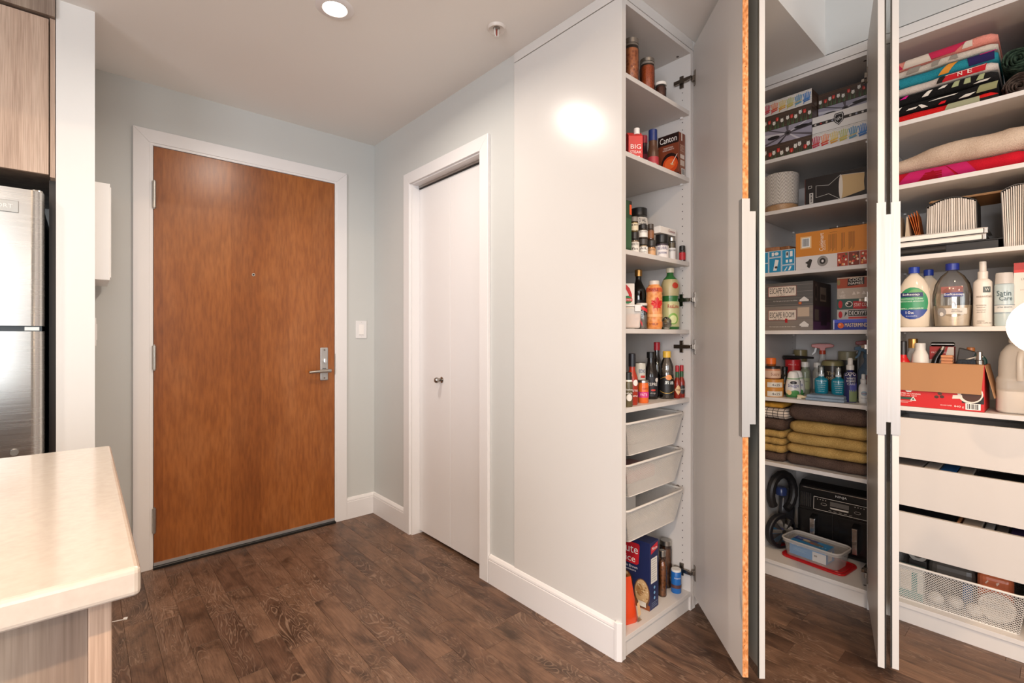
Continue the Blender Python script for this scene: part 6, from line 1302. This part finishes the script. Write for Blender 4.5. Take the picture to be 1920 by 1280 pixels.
B().tube([(.0, -.012, .175), (.02, -.015, .190), (.045, -.015, .200), (.068, -.012, .203)], .0028, 6).obj('cable', mat('#d8d2c8', .4), t, smooth=50)
t = thing('cloth_pouch', 'dark blue-grey pouch lying across the front of the open carton', 'pouch', (2.575, .252, Zb), RZ); B().box(-.02, .046, -.018, .03, .0, .192).obj('pouch', cloth('denim', '#23282e', '#39414a', 300, .3), t, bevel=.012, seg=3)
p = bottle(.0225, .212, .0105, .182, .205); vessel('lotion_bottle', 'white lotion bottle with an orange cap and dark print in the carton', 'bottle', 2.672, .238, Zb, RR, p, mat('#cfc9bf', .35), (capp(.0125, .208, .238), '#b8703a'), bands=[(.14, .17, '#d9d4ca', -1, 1)], texts=[('LOTION', .178, .022, '#4a443e', .1, .006), ('250 ml', .158, .026, '#3a3430', .1, .014)])
t = thing('teal_disc', 'round teal plastic lid standing behind the lotion bottle', 'lid', (2.706, .232, Zb), RZ); b = B().lathe([(0, 0), (.034, 0), (.036, .004), (.032, .009), (0, .009)], 28).obj('disc', mat('#24504c', .35), t, (.004, 0, .178), smooth=40); b.rotation_euler = (PI/2, 0, 0); B().box(-.03, .03, -.008, .004, 0, .14).obj('stem', mat('#24504c', .35), t)
p = cyl(.0112, .172); vessel('perfume_spray', 'slim silver perfume spray at the corner of the open carton', 'bottle', 2.566, .2048, Zb, RR, p, mat('#b0a8a0', .25, .9), [(capp(.0122, .170, .192), mat('#8d867e', .25, 1.0)), (capp(.0085, .192, .224), mat('#a8a098', .2, 1.0))])
jg = thing('detergent_jug', 'translucent jug half filled with white powder beside the open carton', 'jug', (2.610, .1065, Z), RZ)
def sq(r, z, k=.30, n=5): return rrect(-r, r, -r, r, r*k*2 if r*k*2 < r else r*.98, z, n)
def loft(rings):
    b = B(); N = len(rings[0]); vs = [p_ for r in rings for p_ in r]; fs = [(j*N+i, j*N+(i+1) % N, (j+1)*N+(i+1) % N, (j+1)*N+i) for j in range(len(rings)-1) for i in range(N)]
    return b.add(vs, fs+[tuple(range(N))[::-1], tuple((len(rings)-1)*N+i for i in range(N))])
MJ = milky('jug_plastic', '#ddd4c8', .45, .2)
loft([sq(.050, .001), sq(.0555, .008), sq(.0555, .118), sq(.0545, .130), sq(.050, .136), sq(.049, .195), sq(.044, .225), sq(.030, .250), sq(.020, .258), sq(.020, .268)]).obj('jug', MJ, jg, smooth=40)
loft([sq(.049, .004), sq(.0535, .010), sq(.0535, .082)]).obj('powder', mat('#e6ded4', .9), jg, smooth=40)
loft([sq(.0225, .262, .45), sq(.0225, .284, .45)]).obj('cap', mat('#ddd5ca', .4), jg, smooth=40)
B().tube([(.012, -.054, .125), (.010, -.060, .150), (.010, -.058, .200), (.014, -.046, .226)], [.012, .010, .010, .011], 12).obj('handle', MJ, jg, smooth=50)
# drawer contents seen through the gaps
def inbox(name, label, cat, Y0, Y1, X0, z, h, c, dep=.12, tx=None, bevel=.002, rough=.45):
    w = Y0-Y1; return carton(name, label, cat, X0+dep/2, (Y0+Y1)/2, z, RZ, w, dep, h, mat(c, rough), texts=[('F', tx, w*.5, h-.012, w*.6, '#3a302a', .008)] if tx else (), bevel=bevel)
z2 = .479+.0222; z3 = .284+.0222
for i, (a, b_, c, lab, h, tx) in enumerate(((.465, .372, '#9a9088', 'flat grey box in the second drawer beside the mirrored door', .138, None), (.366, .322, '#c4b8aa', 'small white box with print in the second drawer', .139, 'M'), (.318, .270, '#2464a4', 'glossy blue packet in the second drawer', .138, None), (.266, .222, '#b0a598', 'pale packet between the blue packet and the black case', .138, None), (.216, .085, '#1a1817', 'long black case in the second drawer', .136, None))):
    inbox('drawer_packet', lab, 'packet', a, b_, 2.545, z2, h, c, .14, tx, .003, .25 if i in (2, 4) else .5)
for i, (a, b_, c, lab, h, tx) in enumerate(((.465, .275, '#17181c', 'crumpled black plastic bag in the third drawer', .136, None), (.268, .258, '#b0764a', 'copper tube standing in the third drawer', .142, None), (.252, .196, '#b9a894', 'tan card box with dark script in the third drawer', .140, 'Ogma'), (.190, .165, '#a8a49e', 'clear blister pack in the third drawer', .138, None), (.160, .128, '#6a625a', 'small grey tin in the third drawer', .137, None), (.122, .080, '#3a2c54', 'striped purple pouch in the third drawer', .138, None))):
    inbox('drawer_packet', lab, 'packet', a, b_, 2.545, z3, h, c, .14, tx, .004, .2 if i == 0 else .5)
# wire basket contents: floor of the basket
zb = .2285-.147+.003
carton('medicine_box', 'white and teal carton in the bottom wire basket', 'box', 2.585, .412, zb, RZ-.06, .085, .03, .128, '#cfd0c8', prints=[('F', [('#3f8a84', rect(.048, .0, .066, .11)), ('#4a928c', rect(0, 0, .085, .03)), ('#ded6c8', rect(.012, .036, .046, .112))])])
carton('medicine_box', 'teal carton standing behind the white and teal carton', 'box', 2.64, .418, zb, RZ, .08, .04, .110, '#3c6a6a')
def bulb(label, x, y, z, r, ax):
    t = thing('light_bulb', label, 'light bulb', (x, y, z), ax, 'white light bulbs in the wire basket')
    g = B().lathe([(0, 0), (r*.5, r*.10), (r*.87, r*.5), (r, r), (r*.93, r*1.42), (r*.66, r*1.95), (r*.48, r*2.4), (r*.44, r*2.6)], 22).obj('globe', mat('#ddd6cc', .3), t, (-r*1.2, 0, r), smooth=60); g.rotation_euler = (0, PI/2, 0)
    c = B().lathe([(r*.44, 0), (r*.44, r*.7), (r*.2, r*.85), (0, r*.85)], 16).obj('screw_base', MSATIN, t, (-r*1.2+r*2.6, 0, r), smooth=30); c.rotation_euler = (0, PI/2, 0)
bulb('round white light bulb beside the medicine carton', 2.598, .335, zb, .024, RZ+2.2); bulb('round white light bulb in the middle of the basket row', 2.612, .278, zb, .024, RZ+2.4); bulb('round white light bulb beside the big white disc', 2.590, .217, zb, .025, RZ+.9)
t = thing('filter_pack', 'big white pleated disc pack leaning against the basket mesh', 'filter', (2.603, .160, zb), RZ)
b = B().lathe([(0, -.012), (.048, -.012), (.052, -.008), (.052, .008), (.048, .012), (0, .012)], 32).obj('disc', mat('#d8d2c8', .5), t, (0, 0, .053), smooth=40); b.rotation_euler = (PI/2-.15, 0, 0)
for k in range(9):
    hx = .046*math.sqrt(max(.02, 1-((k-4)/4.6)**2)); B().box(-hx, hx, -.0155, -.0135, .053+(k-4)*.0095-.001, .053+(k-4)*.0095+.001).obj('pleat', mat('#bdb5aa', .6), t)
t = thing('orange_bag', 'orange plastic bag bulging over the wire basket', 'bag', (2.66, .166, zb), RZ+.06); b = B().box(-.052, .050, -.035, .10, 0, .168); b.obj('bag', mat('#c86a44', .2), t, bevel=.026, seg=4)
for k in range(2): B().add([(-.03+.03*k, -.036, .130+.006*(k % 2)), (-.022+.03*k, -.0362, .142), (-.020+.03*k, -.0361, .138), (-.027+.03*k, -.0359, .126)], [(0, 1, 2, 3)]).obj('pale_mark', mat('#e8c8b4', .2), t)  # flat pale marks on the front of the bag
t = thing('grey_bag', 'dark grey plastic bag lying in the middle of the wire basket', 'bag', (2.70, .285, zb), RZ); B().box(-.085, .065, -.04, .10, 0, .150).obj('bag', mat('#5a544e', .35), t, bevel=.03, seg=3)
t = thing('adhesive_tape', 'clear tape dispenser standing behind the medicine carton', 'tape', (2.72, .408, zb), RZ); B().box(-.03, .03, -.02, .02, 0, .120).obj('case', mat('#4a4642', .4), t, bevel=.004); b = B().lathe([(.018, -.01), (.032, -.01), (.032, .01), (.018, .01), (.018, -.01)], 24).obj('roll', mat('#b9b2a8', .25), t, (0, -.01, .145), smooth=40); b.rotation_euler = (PI/2, 0, 0)
carton('red_packet', 'red card packet behind the grey bag in the wire basket', 'packet', 2.83, .300, zb, RZ, .12, .04, .165, '#7a2a22')
carton('blue_packet', 'small blue packet between the light bulbs in the wire basket', 'packet', 2.640, .244, zb, RZ, .03, .02, .095, '#2c5a86')
